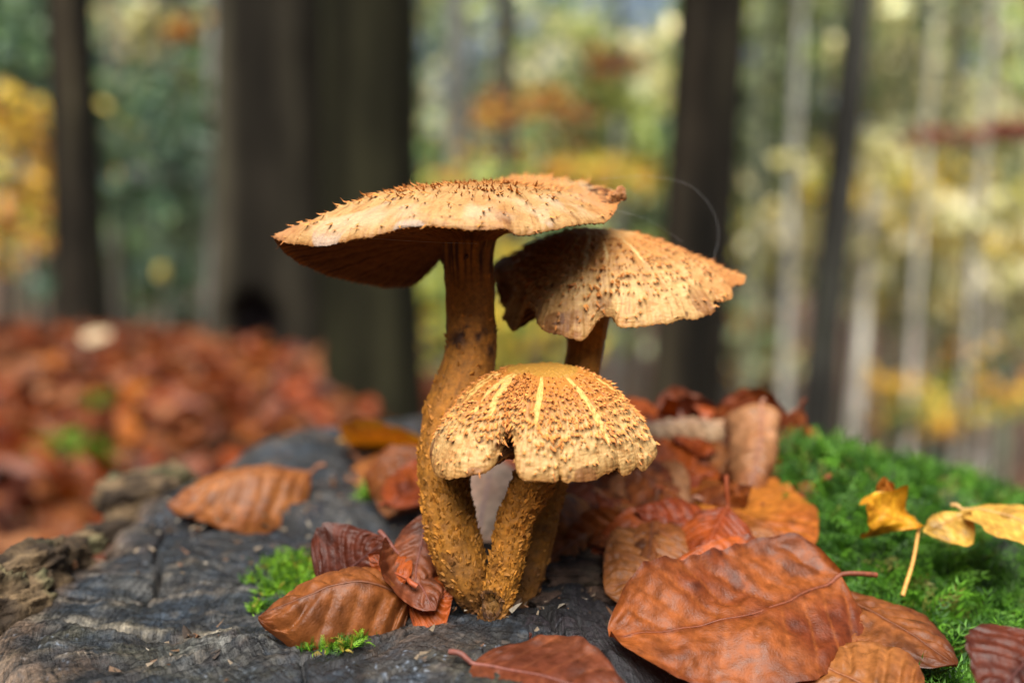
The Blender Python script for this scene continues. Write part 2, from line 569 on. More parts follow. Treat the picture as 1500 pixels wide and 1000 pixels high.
    for i, (px, py, d, sz) in enumerate([(835, 838, .285, (.010, .008, .006)), (868, 815, .296, (.010, .009, .006)), (800, 872, .275, (.007, .006, .004)), (850, 885, .272, (.012, .007, .005)), (775, 915, .262, (.006, .004, .003)), (690, 912, .262, (.007, .003, .0025)),
                                         (660, 898, .266, (.006, .004, .003)), (745, 928, .258, (.006, .003, .002)), (890, 870, .278, (.009, .006, .005)), (880, 920, .262, (.012, .008, .005)), (820, 930, .258, (.008, .005, .003)), (705, 930, .256, (.005, .0025, .0018))]):
        plate(at(px, py, d) - np.array([0, 0, 0.002]), sz, 0.4 * i, 30 + i, 'rotten_wood', np.array([0.42, 0.38, 0.5]))
    return root


STUMP = build_stump()

# ------------------------------------------------------------------ scales (small curled flakes)
def flakes(Pp, Nn, Tt, ln, wd, curl, col_b, col_t):
    """bent three-sided spikes: base triangle, middle triangle, tip. Returns V, tris, colours"""
    n = len(Pp)
    B = np.cross(Nn, Tt)
    B /= np.linalg.norm(B, axis=1, keepdims=True) + 1e-9
    ln, wd, curl = ln[:, None], wd[:, None], curl[:, None]
    b0 = Pp - B * wd * 0.5 - Nn * wd * 0.15
    b1 = Pp + B * wd * 0.5 - Nn * wd * 0.15
    b2 = Pp - Tt * wd * 0.4 + Nn * wd * 0.25
    mc = Pp + Tt * ln * 0.55 + Nn * ln * (0.12 + 0.35 * curl)
    m0, m1 = mc - B * wd * 0.36, mc + B * wd * 0.36
    m2 = mc + Nn * wd * 0.26 - Tt * wd * 0.15
    tp = Pp + Tt * ln * (0.95 - 0.4 * curl) + Nn * ln * (0.25 + 0.85 * curl)
    V = np.stack([b0, b1, b2, m0, m1, m2, tp], 1).reshape(-1, 3)
    f = np.array([[0, 1, 4], [0, 4, 3], [1, 2, 5], [1, 5, 4], [2, 0, 3], [2, 3, 5], [3, 4, 6], [4, 5, 6], [5, 3, 6]])
    tr = (f[None] + (np.arange(n) * 7)[:, None, None]).reshape(-1, 3)
    C = np.stack([col_b, col_b, col_b, (col_b + col_t) / 2, (col_b + col_t) / 2, (col_b + col_t) / 2, col_t], 1).reshape(-1, 3)
    return V, tr, C


# ------------------------------------------------------------------ mushroom caps and stems
NS, NT = 840, 170


def cap_surface(apex, rim, jag=0.0005, seed=0):
    """rim rows: px, py, depth, a, b (super-ellipse exponents).  Returns grids"""
    rp = np.array([np.concatenate([at(q[0], q[1], q[2]), [q[3], q[4]]]) for q in rim])
    C = catmull(rp, NS, closed=True)
    A = at(*apex)
    Rm, ea, eb = C[:, :3], C[:, 3], C[:, 4]
    out = Rm - A
    out[:, 2] = 0
    out /= np.linalg.norm(out, axis=1, keepdims=True) + 1e-9
    nz = fbm(Rm, 260, 3, seed) + 0.7 * fbm(Rm, 800, 2, seed + 3)
    Rm = Rm + out * (nz * jag)[:, None]
    Rm[:, 2] += jag * 1.1 * (fbm(Rm, 300, 3, seed + 7) + 0.5 * fbm(Rm, 1100, 2, seed + 8))
    t = np.linspace(0, 1, NT)
    ph = t * np.pi / 2
    rho = np.sin(ph)[None, :] ** (2 / ea[:, None])
    h = 1 - np.cos(ph)[None, :] ** (2 / eb[:, None])
    V = np.empty((NS, NT, 3))
    k = np.arange(-150, 151)
    g = np.exp(-(k / 62.0) ** 2)
    g /= g.sum()
    Rs = sum(gk * np.roll(Rm, kk, 0) for gk, kk in zip(g, k))      # the folds of the margin die out up the cap
    bl = sstep(0.60, 0.99, t)[None, :]
    for ax_, prof in ((0, rho), (1, rho), (2, h)):
        E = Rs[:, ax_][:, None] * (1 - bl) + Rm[:, ax_][:, None] * bl
        V[..., ax_] = A[ax_] + (E - A[ax_]) * prof
    return A, Rm, V, t


def up_normals(V):
    N = grid_normals(V.reshape(-1, 3), NS, NT, True)
    if N[:, 2].sum() < 0:
        N = -N
    N[np.linalg.norm(N, axis=1) < 0.5] = (0, 0, 1)
    return N


def stem_tube(ctrl, n=84, m=220):
    """ctrl rows: px, py, depth, radius in photo pixels"""
    rows = []
    for px, py, d, rp in ctrl:
        p = at(px, py, d)
        rows.append([*p, rp * d / F])
    C = catmull(rows, m)
    P, rad = C[:, :3], C[:, 3]
    T = np.gradient(P, axis=0)
    T /= np.linalg.norm(T, axis=1, keepdims=True)
    X = np.cross(T, np.array([0, 1.0, 0]))
    X /= np.linalg.norm(X, axis=1, keepdims=True)
    Y = np.cross(T, X)
    a = np.linspace(0, 2 * np.pi, n, endpoint=False)
    Nn = X[:, None, :] * np.cos(a)[None, :, None] + Y[:, None, :] * np.sin(a)[None, :, None]
    V = P[:, None, :] + Nn * rad[:, None, None]
    return V.reshape(-1, 3), Nn.reshape(-1, 3), P, rad, T, a


def gill_under(rootp, Rm, top_rim, ngill, depth_mm, sag, seed):
    """underside with radial gill plates, from the cap's rim in to the stem"""
    nt = 46
    NG = ngill * 6
    idx = (np.arange(NG) * NS / NG)
    i0 = idx.astype(int) % NS
    fr = (idx - idx.astype(int))[:, None]
    RR = Rm[i0] * (1 - fr) + Rm[(i0 + 1) % NS] * fr
    t = np.linspace(0, 1, nt)
    k = np.arange(NG) % 6
    tooth = np.array([0, 0.75, 1.0, 0.85, 0.1, -0.05])[k]
    var = 0.7 + 0.6 * hash3(np.arange(NG) // 6, np.zeros(NG), np.zeros(NG), seed)
    V = np.empty((NG, nt, 3))
    V[..., 0] = RR[:, 0:1] + (rootp[0] - RR[:, 0:1]) * (t[None] * 0.88)
    V[..., 1] = RR[:, 1:2] + (rootp[1] - RR[:, 1:2]) * (t[None] * 0.88)
    prof = np.sin(np.pi * t) ** 0.8
    V[..., 2] = RR[:, 2:3] + (rootp[2] - RR[:, 2:3]) * t[None] ** 1.3 + sag * prof[None]
    amp = depth_mm * (0.25 + 0.75 * sstep(0, 0.25, t))[None] * (tooth * var)[:, None]
    V[..., 2] -= amp
    inset = 0.0007 * sstep(0.06, 0.0, t)
    V[..., 2] += 0.0002 * np.sin(t * 40)[None] * tooth[:, None]
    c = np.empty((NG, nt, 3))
    base = np.array([0.024, 0.007, 0.002])  # darkness under the cap and between the gills put into this colour
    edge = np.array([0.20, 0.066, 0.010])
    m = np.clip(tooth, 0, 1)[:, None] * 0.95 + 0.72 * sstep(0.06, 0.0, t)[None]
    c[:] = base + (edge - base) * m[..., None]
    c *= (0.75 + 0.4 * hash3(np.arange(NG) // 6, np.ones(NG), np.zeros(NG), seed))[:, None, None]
    return make_mesh('gills', V.reshape(-1, 3), grid_quads(NG, nt, wrap_u=True), None, c.reshape(-1, 3))


def splat(shape, s, t, amp, sr, tr_):
    """adds small round bumps at fractional grid places"""
    H = np.zeros(shape)
    for k in range(len(s)):
        ci, cj = int(s[k]), int(t[k])
        wi = int(sr[k] * 2.2) + 1
        wj = int(tr_[k] * 2.2) + 1
        ii = np.arange(ci - wi, ci + wi + 1)
        jj = np.arange(max(0, cj - wj), min(shape[1], cj + wj + 1))
        g = np.exp(-((ii - s[k]) / sr[k]) ** 2)[:, None] * np.exp(-((jj - t[k]) / tr_[k]) ** 2)[None, :]
        ix = np.ix_(ii % shape[0], jj)
        H[ix] = np.maximum(H[ix], amp[k] * g)
    return H


CREAM = np.array([0.345, 0.185, 0.054])
PALE = np.array([0.50, 0.33, 0.140])
OCHRE = np.array([0.31, 0.132, 0.028])
BROWN = np.array([0.165, 0.058, 0.014])
DARK = np.array([0.080, 0.026, 0.008])


def finish_cap(root, origin, A, Rm, V, t, seed, dens, ring_lo, ring_hi, center_col, spike, extra=None, nwrink=1.0, fsz=1.0, clo=None, chi=None, seat=1.0, tone=1.0):
    """relief, colour and scales shared by the three caps"""
    Nn = up_normals(V)
    P = V.reshape(-1, 3)
    TT = np.tile(t, NS)
    rad_len = np.linalg.norm(Rm - A, axis=1)
    # ---- scale seats
    r = np.random.default_rng(seed)
    n = dens
    tt, ss = [], []
    while len(tt) < n:
        a = r.uniform(0.0, 1.0, n)
        keep = r.uniform(0, 1, n) < np.interp(a, [0, ring_lo * 0.6, ring_lo, (ring_lo + ring_hi) / 2, ring_hi, ring_hi + 0.1, 0.97, 1.0], [0.03, 0.35, 0.8, 1.0, 0.75, 0.12, 0.05, 0.03])
        keep &= r.uniform(0, 1, n) < np.sin(np.clip(a, 0.02, 1) * np.pi / 2)
        tt += list(a[keep])
        ss += list(r.uniform(0, NS, keep.sum()))
    tt, ss = np.array(tt[:n]), np.array(ss[:n])
    nrings = 17
    tt = np.where(tt > ring_lo, (np.round(tt * nrings) + r.normal(0, 0.20, n)) / nrings, tt)
    tt = np.clip(tt, 0.03, 0.985)
    size = np.interp(tt, [0, ring_lo, ring_hi, 1], [0.5, 0.7, 1.2, 1.0]) * r.uniform(0.4, 1.4, n)
    circ = np.sin(tt * np.pi / 2) * rad_len[ss.astype(int) % NS] * 2 * np.pi / NS
    seat_s = np.clip(0.0010 * seat * size / circ, 1.2, 9)
    seat_t = np.clip(0.0008 * seat * size / (rad_len[ss.astype(int) % NS] * 1.35 / NT), 1.0, 4)
    H = splat((NS, NT), ss, tt * (NT - 1), 0.00045 * seat * size, seat_s, seat_t)
    Hn = (H / 0.0006).ravel()
    # ---- wrinkles: concentric fine creases towards the margin
    rel = np.column_stack([P[:, 0], P[:, 1], P[:, 2] * 3.2])
    wr = 1 - np.abs(fbm(rel, 330, 3, seed + 2))
    wr2 = fbm(P, 700, 2, seed + 4)
    soft = fbm(P, 90, 3, seed + 6)
    marg = sstep(0.55, 0.8, TT)
    fade = sstep(0.0, 0.04, TT)
    disp = H.ravel() + nwrink * (0.00022 * wr * marg + 0.00007 * wr2) + 0.0006 * soft * fade
    P = P + Nn * disp[:, None]
    # ---- colour
    blot = fbm(P, 130, 4, seed + 9)
    c = mixc(center_col, CREAM, sstep(ring_lo * 0.75 if clo is None else clo, ring_hi if chi is None else chi, TT + 0.10 * blot))
    c = mixc(c, PALE, sstep(ring_hi - 0.22, ring_hi + 0.02, TT + 0.08 * blot) * sstep(1.02, 0.86, TT) * 0.75)
    c = mixc(c, OCHRE * 1.15, sstep(0.1, 0.5, fbm(P, 60, 3, seed + 11)) * 0.35)
    c = mixc(c, c * np.array([0.80, 0.66, 0.5]), sstep(0.75, 0.35, wr) * marg * 0.9)
    c = mixc(c, OCHRE * 0.85, sstep(0.965, 1.0, TT) * 0.75)
    c = mixc(c, PALE, np.clip(Hn, 0, 1) * sstep(ring_hi - 0.3, ring_hi, TT) * 0.6)
    stain = sstep(0.52, 0.62, vnoise(P, 150, seed + 13)) * sstep(0.6, 0.9, TT)
    c = mixc(c, BROWN, stain * 0.75)
    speck = sstep(0.80, 0.86, vnoise(P, 420, seed + 15))
    c = mixc(c, DARK, speck * 0.7)
    ri = np.repeat(np.arange(NS), NT) * (2 * np.pi / NS)
    fib = fbm(np.column_stack([np.cos(ri) * 34, np.sin(ri) * 34, TT * 7]), 1.0, 4, seed + 17, 0.6)
    c = mixc(c, c * np.array([0.66, 0.55, 0.42]), sstep(0.02, 0.4, fib) * 0.75 * sstep(0.2, 0.5, TT))
    c = mixc(c, c * np.array([0.80, 0.70, 0.58]), sstep(0.0, 0.4, fbm(P, 240, 4, seed + 19)) * 0.7)
    mask = np.zeros(len(P))
    if extra is not None:
        c, mask, P = extra(c, P, Nn, TT)
    c = c * np.array([0.88, 0.84, 0.80])
    capm = make_mesh('cap', P - origin, grid_quads(NS, NT, wrap_u=True), None, c)
    cap = link('cap', capm, M_CAP, root)
    # ---- flakes on the seats
    gi = (ss.astype(int) % NS) * NT + np.clip((tt * (NT - 1)).astype(int), 1, NT - 2)
    Pp, Nf = P[gi], Nn[gi]
    nxt = P[(ss.astype(int) % NS) * NT + np.clip((tt * (NT - 1)).astype(int) + 2, 1, NT - 1)]
    Tf = nxt - Pp
    Tf -= Nf * np.sum(Tf * Nf, 1, keepdims=True)
    Tf /= np.linalg.norm(Tf, axis=1, keepdims=True) + 1e-9
    side = np.cross(Nf, Tf)
    Tf = Tf + side * r.normal(0, 0.45, n)[:, None]
    Tf /= np.linalg.norm(Tf, axis=1, keepdims=True) + 1e-9
    ln = spike * size * r.uniform(0.6, 1.5, n)
    wd = 0.00080 * fsz * size * r.uniform(0.5, 1.25, n)
    cu = r.uniform(0.05, 0.8, n) ** 1.2
    cb = mixc(OCHRE * 1.2, BROWN * 1.6, r.uniform(0, 1, n)) * tone
    ct = mixc(BROWN * 1.5, DARK * 1.2, r.uniform(0.0, 0.9, n)) * tone
    ok = mask[gi] < 0.4
    Vf, tf, cf = flakes((Pp - origin)[ok], Nf[ok], Tf[ok], ln[ok], wd[ok], cu[ok], cb[ok], ct[ok])
    link('scales', make_mesh('scales', Vf, None, tf, cf, smooth=False), M_SCALE, cap, kind='stuff')
    return cap


def finish_stem(root, origin, ctrl, seed, base_col, low_col, extra=None, flake=500, flake_from=0.4, flen=0.0011):
    n, m = 84, 220
    V, Nn, P, rad, T, a = stem_tube(ctrl, n, m)
    L = np.repeat(np.linspace(0, 1, m), n)                       # 0 top .. 1 foot
    ang = np.tile(a, m)
    fibre = fbm(np.column_stack([np.cos(ang) * 9, np.sin(ang) * 9, L * 3.0]), 1.0, 4, seed)
    lumpy = fbm(V, 170, 3, seed + 1)
    scal = fbm(V, 520, 3, seed + 2)
    low = sstep(flake_from - 0.1, flake_from + 0.2, L)
    V = V + Nn * (0.00028 * fibre + 0.00045 * lumpy + 0.00028 * scal * (0.35 + low))[:, None]
    c = mixc(base_col, low_col, sstep(0.15, 0.85, L + 0.15 * lumpy))
    c = mixc(c, c * 0.5, sstep(0.15, 0.5, fibre) * 0.6)
    c = mixc(c, c * np.array([1.5, 1.4, 1.25]), sstep(0.1, 0.45, scal) * 0.5)
    c = mixc(c, DARK, sstep(0.35, 0.6, fbm(V, 260, 3, seed + 3)) * 0.45)
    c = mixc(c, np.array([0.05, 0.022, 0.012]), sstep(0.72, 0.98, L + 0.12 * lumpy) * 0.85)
    if extra is not None:
        c, V = extra(c, V, Nn, L, ang)
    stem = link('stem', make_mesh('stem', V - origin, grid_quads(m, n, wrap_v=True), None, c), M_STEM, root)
    r = np.random.default_rng(seed + 77)
    li = r.integers(2, m - 4, flake * 4)
    li = li[r.uniform(0, 1, len(li)) < np.interp(li / m, [0, flake_from, flake_from + 0.15, 0.9, 1], [0.02, 0.12, 1, 1, 0.4])][:flake]
    k = len(li)
    ai = r.integers(0, n, k)
    gi = li * n + ai
    Td = -T[li] * 0.8 + r.normal(0, 0.35, (k, 3))
    Nf = Nn[gi]
    Td -= Nf * np.sum(Td * Nf, 1, keepdims=True)
    Td /= np.linalg.norm(Td, axis=1, keepdims=True)
    ln = flen * r.uniform(0.5, 1.6, k)
    Vf, tf, cf = flakes(V[gi] - origin, Nf, Td, ln, ln * r.uniform(0.6, 1.1, k), r.uniform(0, 0.7, k),
                        c[gi] * r.uniform(0.9, 1.5, (k, 1)), c[gi] * r.uniform(0.7, 1.7, (k, 1)))
    link('scales', make_mesh('scales', Vf, None, tf, cf, smooth=False), M_SCALE, stem, kind='stuff')
    return stem


STEM_HI = np.array([0.32, 0.120, 0.014])
STEM_LO = np.array([0.30, 0.122, 0.014])

# ---- tall mushroom
def build_tall():
    foot = at(708, 893, .266)
    origin = foot
    root = thing('mushroom', 'tallest mushroom with the widest flat shaggy cap on a long curved stem', 'mushroom', origin, 'cluster of mushrooms')
    rim = [(904, 303, .270, 1.9, 1.3), (905, 284, .285, 1.9, 1.3), (870, 272, .303, 2.2, 1.5), (815, 262, .314, 2.4, 1.7), (760, 262, .320, 2.4, 1.7), (705, 292, .322, 2.3, 1.6),
           (655, 352, .319, 2.2, 1.5), (634, 385, .314, 2.0, 1.4), (626, 402, .310, 2.0, 1.4), (607, 417, .305, 1.9, 1.35), (570, 421, .300, 1.9, 1.35), (545, 417, .297, 1.9, 1.35), (500, 409, .291, 1.8, 1.3), (450, 392, .283, 1.7, 1.3), (418, 371, .274, 1.9, 1.5),
           (403, 349, .264, 2.0, 1.6), (415, 354, .257, 2.05, 1.65), (440, 359, .251, 2.1, 1.7), (480, 359, .245, 2.0, 1.55), (530, 350, .240, 2.1, 1.6), (570, 338, .238, 2.2, 1.65), (592, 332, .237, 2.2, 1.65), (620, 331, .237, 2.2, 1.7), (650, 332, .236, 2.2, 1.7),
           (700, 338, .236, 2.2, 1.7), (738, 337, .237, 2.2, 1.7), (762, 346, .239, 2.1, 1.7), (800, 339, .243, 2.1, 1.6), (845, 330, .251, 2.0, 1.5), (885, 325, .261, 1.9, 1.4)]
    A, Rm, V, t = cap_surface((715, 268, .279), rim, 0.00042, 3)

    def extra(c, P, Nn, TT):
        c = c * np.array([0.80, 0.74, 0.68])
        hb = P - at(770, 275, .305)
        P = P + np.array([0, 0, 1.0]) * (0.0030 * np.exp(-(hb[:, 0] ** 2 + hb[:, 1] ** 2) / 0.014 ** 2) * sstep(1.0, 0.8, TT))[:, None]
        # paler patches along the crown's shoulder
        m = sstep(0.1, 0.4, fbm(P, 75, 3, 301)) * sstep(0.45, 0.6, TT) * sstep(0.92, 0.75, TT)
        c = mixc(c, (0.47, 0.36, 0.24), m * 0.5)
        g = sstep(0.45, 0.6, vnoise(P, 95, 303)) * sstep(0.8, 0.92, TT)
        c = mixc(c, (0.36, 0.32, 0.29), g * 0.5)
        q = P - at(905, 292, .275)
        d = np.linalg.norm(q, axis=1)
        c = mixc(c, (0.36, 0.135, 0.03), sstep(0.022, 0.004, d) * 0.8)
        d2 = np.linalg.norm(P - at(405, 345, .265), axis=1)
        c = mixc(c, (0.34, 0.15, 0.06), sstep(0.02, 0.003, d2) * 0.7)
        return c, np.zeros(len(P)), P

    cap = finish_cap(root, origin, A, Rm, V, t, 11, 1250, 0.10, 0.46, OCHRE * 1.15, 0.0014, extra, 0.9, 0.62, tone=1.5)
    gp = at(688, 352, .275)
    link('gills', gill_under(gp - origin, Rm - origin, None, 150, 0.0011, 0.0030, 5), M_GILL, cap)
    # torn curl at the cap's right end
    u = np.linspace(0, 1, 20)
    a = np.linspace(0, 1, 14)
    U, W = np.meshgrid(u, a, indexing='ij')
    c0 = at(893, 296, .272)
    ang = W * 3.6
    rr = 0.0009 + 0.0009 * U
    q = np.column_stack([c0[0] + U.ravel() * 0.0035 + (rr * np.sin(ang)).ravel() * 0.7, c0[1] + (U.ravel() - .5) * 0.004 + 0.0 * ang.ravel(), c0[2] + (rr * (1 - np.cos(ang))).ravel() + U.ravel() * 0.0008])
    q += 0.0011 * np.column_stack([fbm(q, 700, 3, 5), fbm(q, 700, 3, 6), fbm(q, 700, 3, 7)])
    cc = mixc((0.35, 0.15, 0.04), (0.12, 0.04, 0.015), fbm(q, 500, 3, 8) * 0.5 + 0.5)
    link('torn_margin', make_mesh('torn_margin', q - origin, grid_quads(20, 14), None, cc), M_CAP, cap)

    def sx(c, V, Nn, L, ang):
        # black streaks under the gills and the dark torn ring zone half way up
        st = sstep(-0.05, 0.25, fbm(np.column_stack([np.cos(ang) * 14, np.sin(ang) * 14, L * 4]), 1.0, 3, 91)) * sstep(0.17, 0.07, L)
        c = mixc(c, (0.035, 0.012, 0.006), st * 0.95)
        ringz = np.exp(-((V[:, 2] - at(690, 492, .275)[2] + 0.0025 * np.sin(ang * 3)) / 0.0042) ** 2) * sstep(-0.12, 0.15, fbm(V, 230, 4, 92))
        c = mixc(c, (0.03, 0.010, 0.006), ringz * 0.95)
        V = V + Nn * (0.0009 * ringz * fbm(V, 600, 3, 93))[:, None]
        return c, V

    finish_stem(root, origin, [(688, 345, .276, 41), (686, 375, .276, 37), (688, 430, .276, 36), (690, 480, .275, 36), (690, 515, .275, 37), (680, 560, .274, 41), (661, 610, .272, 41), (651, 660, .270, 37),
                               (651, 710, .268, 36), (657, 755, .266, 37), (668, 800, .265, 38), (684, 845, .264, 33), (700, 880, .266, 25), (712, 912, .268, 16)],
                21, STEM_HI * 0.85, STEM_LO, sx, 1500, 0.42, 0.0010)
    return root


# ---- right hand mushroom at the back
def build_back():
    origin = at(765, 885, .274)
    root = thing('mushroom', 'mushroom with drooping lobed cap half under the tallest cap, its stem behind the others', 'mushroom', origin, 'cluster of mushrooms')
    rim = [(1091, 409, .292, 1.55, 1.1), (1087, 418, .287, 1.6, 1.15), (1074, 419, .283, 1.7, 1.25), (1071, 436, .279, 1.75, 1.3), (1058, 441, .276, 1.8, 1.3), (1048, 441, .275, 1.8, 1.3), (1044, 455, .272, 1.85, 1.35), (1030, 464, .269, 1.85, 1.35), (1000, 468, .266, 1.85, 1.35),
           (975, 474, .2635, 1.85, 1.35), (930, 479, .261, 1.9, 1.4), (907, 477, .2615, 1.9, 1.4), (897, 463, .265, 1.9, 1.4), (882, 464, .2665, 1.9, 1.4), (866, 484, .2645, 1.9, 1.4), (849, 497, .262, 1.9, 1.45), (826, 491, .2635, 1.9, 1.45), (800, 486, .266, 1.9, 1.45), (788, 474, .270, 1.9, 1.45),
           (784, 455, .277, 1.9, 1.4), (772, 452, .283, 1.9, 1.4), (757, 482, .284, 1.9, 1.4), (744, 478, .286, 1.9, 1.4), (737, 466, .287, 1.9, 1.4), (744, 453, .289, 1.9, 1.4), (734, 446, .291, 1.9, 1.4), (728, 425, .295, 1.9, 1.4), (722, 398, .302, 1.9, 1.4), (728, 382, .311, 1.9, 1.4), (765, 378, .323, 1.9, 1.4),
           (830, 380, .331, 1.9, 1.4), (910, 384, .332, 1.8, 1.3), (990, 392, .325, 1.7, 1.2), (1050, 400, .312, 1.6, 1.15), (1082, 404, .300, 1.55, 1.1)]
    A, Rm, V, t = cap_surface((872, 333, .292), rim, 0.0006, 43)

    rays = [(-118, 0.16, 0.42, 2.2), (-102, 0.22, 0.52, 2.6), (-128, 0.30, 0.46, 1.5), (-85, 0.30, 0.48, 1.6), (-60, 0.2, 0.5, 1.4), (-145, 0.2, 0.42, 1.8)]

    def extra(c, P, Nn, TT):
        q = P - A
        th = np.degrees(np.arctan2(q[:, 1], q[:, 0]))
        m = np.zeros(len(P))
        for a0, t0, t1, wdeg in rays:
            dd = ((th - a0 + 180) % 360 - 180) + 1.2 * fbm(P, 160, 2, int(a0) + 300)
            tm = np.clip((TT - t0) / (t1 - t0), 0, 1)
            wloc = wdeg * np.sin(np.pi * np.clip(tm, 0.001, 0.999)) ** 0.6 + 1e-3
            m = np.maximum(m, sstep(1.1, 0.8, np.abs(dd) / wloc) * ((TT > t0) & (TT < t1)))
        c = mixc(c, (0.50, 0.35, 0.14), m * 0.85)
        pt = sstep(0.30, 0.22, TT + 0.06 * fbm(P, 120, 3, 402)) * (th < -20)
        c = mixc(c, (0.40, 0.23, 0.08), pt * 0.8)
        d = np.linalg.norm(P - at(1091, 405, .292), axis=1)
        c = mixc(c, (0.36, 0.14, 0.03), sstep(0.035, 0.006, d) * 0.75)
        far = sstep(0.288, 0.315, P[:, 1] + 0.253)
        c = mixc(c, (0.37, 0.165, 0.045), far * 0.6)
        return c, np.maximum(m, pt), P

    cap = finish_cap(root, origin, A, Rm, V, t, 51, 1500, 0.25, 0.66, OCHRE * 1.25, 0.0012, extra, 1.0, 0.75, tone=1.35)
    gp = at(862, 430, .289)
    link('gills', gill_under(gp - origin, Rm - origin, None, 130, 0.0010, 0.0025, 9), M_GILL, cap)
    finish_stem(root, origin, [(866, 425, .289, 34), (862, 470, .288, 31), (857, 510, .287, 28), (848, 560, .285, 28), (832, 620, .282, 29), (808, 690, .279, 29), (792, 740, .277, 29), (780, 795, .275, 30), (768, 845, .274, 27), (760, 895, .274, 20)],
                61, STEM_HI * 1.25, STEM_LO * 1.05, None, 380, 0.55, 0.0008)
    return root


# ---- small mushroom in front
def build_front():
    origin = at(722, 912, .2575)
    root = thing('mushroom', 'shortest mushroom with domed yellow cap ringed by scales and pale streaks', 'mushroom', origin, 'cluster of mushrooms')
    e = (2.3, 1.75)
    rim = [(962, 660, .259), (953, 679, .252), (940, 690, .2475), (931, 684, .247), (921, 695, .2445), (911, 696, .243), (905, 684, .2435), (897, 690, .2415), (880, 699, .2395), (862, 704, .2375), (840, 704, .236), (827, 704, .2352), (820, 695, .2358), (813, 705, .2347), (790, 704, .234), (768, 702, .234),
           (758, 690, .2352), (756, 668, .2375), (752, 645, .245), (745, 643, .2475), (737, 656, .246), (728, 674, .2425), (714, 690, .2395), (690, 696, .239), (662, 700, .242), (641, 697, .247), (633, 680, .252), (633, 658, .262),
           (648, 645, .276), (700, 640, .289), (790, 640, .295), (880, 642, .289), (940, 648, .273)]
    rim = [q + e for q in rim]
    A, Rm, V, t = cap_surface((795, 532, .263), rim, 0.0004, 83)
    rays = [(-126.5, 0.17, 0.62, 3.2, 4), (-133.5, 0.2, 0.50, 2.6, -2), (-94, 0.2, 0.66, 2.4, -3), (-60, 0.15, 0.78, 2.6, 6), (-152, 0.24, 0.55, 3.4, -4), (-160, 0.2, 0.5, 2.6, 0), (-115, 0.15, 0.22, 1.8, 0), (-104, 0.14, 0.2, 2.2, 0), (-20, 0.3, 0.5, 4.5, 0), (-135, 0.52, 0.58, 1.5, 0)]

    def extra(c, P, Nn, TT):
        q = P - A
        th = np.degrees(np.arctan2(q[:, 1], q[:, 0]))
        m = np.zeros(len(P))
        for a0, t0, t1, wdeg, tw in rays:
            tm = np.clip((TT - t0) / (t1 - t0), 0, 1)
            dd = ((th - a0 - tw * (tm - .5) + 180) % 360 - 180) + 0.8 * fbm(P, 220, 2, int(a0) + 500)
            wloc = wdeg * np.sin(np.pi * np.clip(tm ** 0.8, 0.001, 0.999)) ** 0.55 + 1e-3
            m = np.maximum(m, sstep(1.08, 0.86, np.abs(dd) / wloc) * ((TT > t0) & (TT < t1)))
        c = mixc(c, (0.52, 0.35, 0.105), m * 0.9)
        c = mixc(c, (0.34, 0.19, 0.04), m * sstep(0.3, 0.6, fbm(P, 300, 3, 520)) * 0.6)
        um = sstep(0.235, 0.205, TT + 0.05 * fbm(P, 150, 3, 522) + 0.03 * np.cos(np.radians(th * 2)))
        c = mixc(c, (0.34, 0.175, 0.024), um * 0.92)
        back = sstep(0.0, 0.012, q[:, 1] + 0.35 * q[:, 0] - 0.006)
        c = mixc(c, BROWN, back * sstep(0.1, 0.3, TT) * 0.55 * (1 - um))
        P = P - Nn * (0.00025 * m)[:, None]
        return c, np.maximum(m, um), P

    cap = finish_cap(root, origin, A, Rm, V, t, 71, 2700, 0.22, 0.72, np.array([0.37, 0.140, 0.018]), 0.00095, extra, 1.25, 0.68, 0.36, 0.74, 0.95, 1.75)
    gp = at(795, 668, .262)
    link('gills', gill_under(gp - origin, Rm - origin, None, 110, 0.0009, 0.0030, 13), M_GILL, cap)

    def sx(c, V, Nn, L, ang):
        hole = at(716, 889, .2525)
        d = np.linalg.norm((V - hole) * np.array([1, 0.6, 1]), axis=1)
        pit = sstep(0.0034, 0.0022, d)
        V = V - Nn * (0.0022 * pit)[:, None]
        c = mixc(c, (0.13, 0.062, 0.014), pit * 0.9)
        rimm = np.exp(-((d - 0.0034) / 0.0006) ** 2)
        c = mixc(c, (0.025, 0.010, 0.005), rimm * 0.9)
        return c, V

    finish_stem(root, origin, [(796, 655, .2615, 32), (788, 690, .261, 31), (774, 720, .260, 28), (757, 755, .259, 26), (748, 795, .2585, 25), (738, 840, .258, 23), (728, 880, .2575, 21), (720, 915, .2575, 17), (716, 935, .258, 11)],
                81, STEM_HI * 1.05, STEM_LO * 0.95, sx, 1300, 0.1, 0.0010)
    return root


build_tall()
build_back()
build_front()

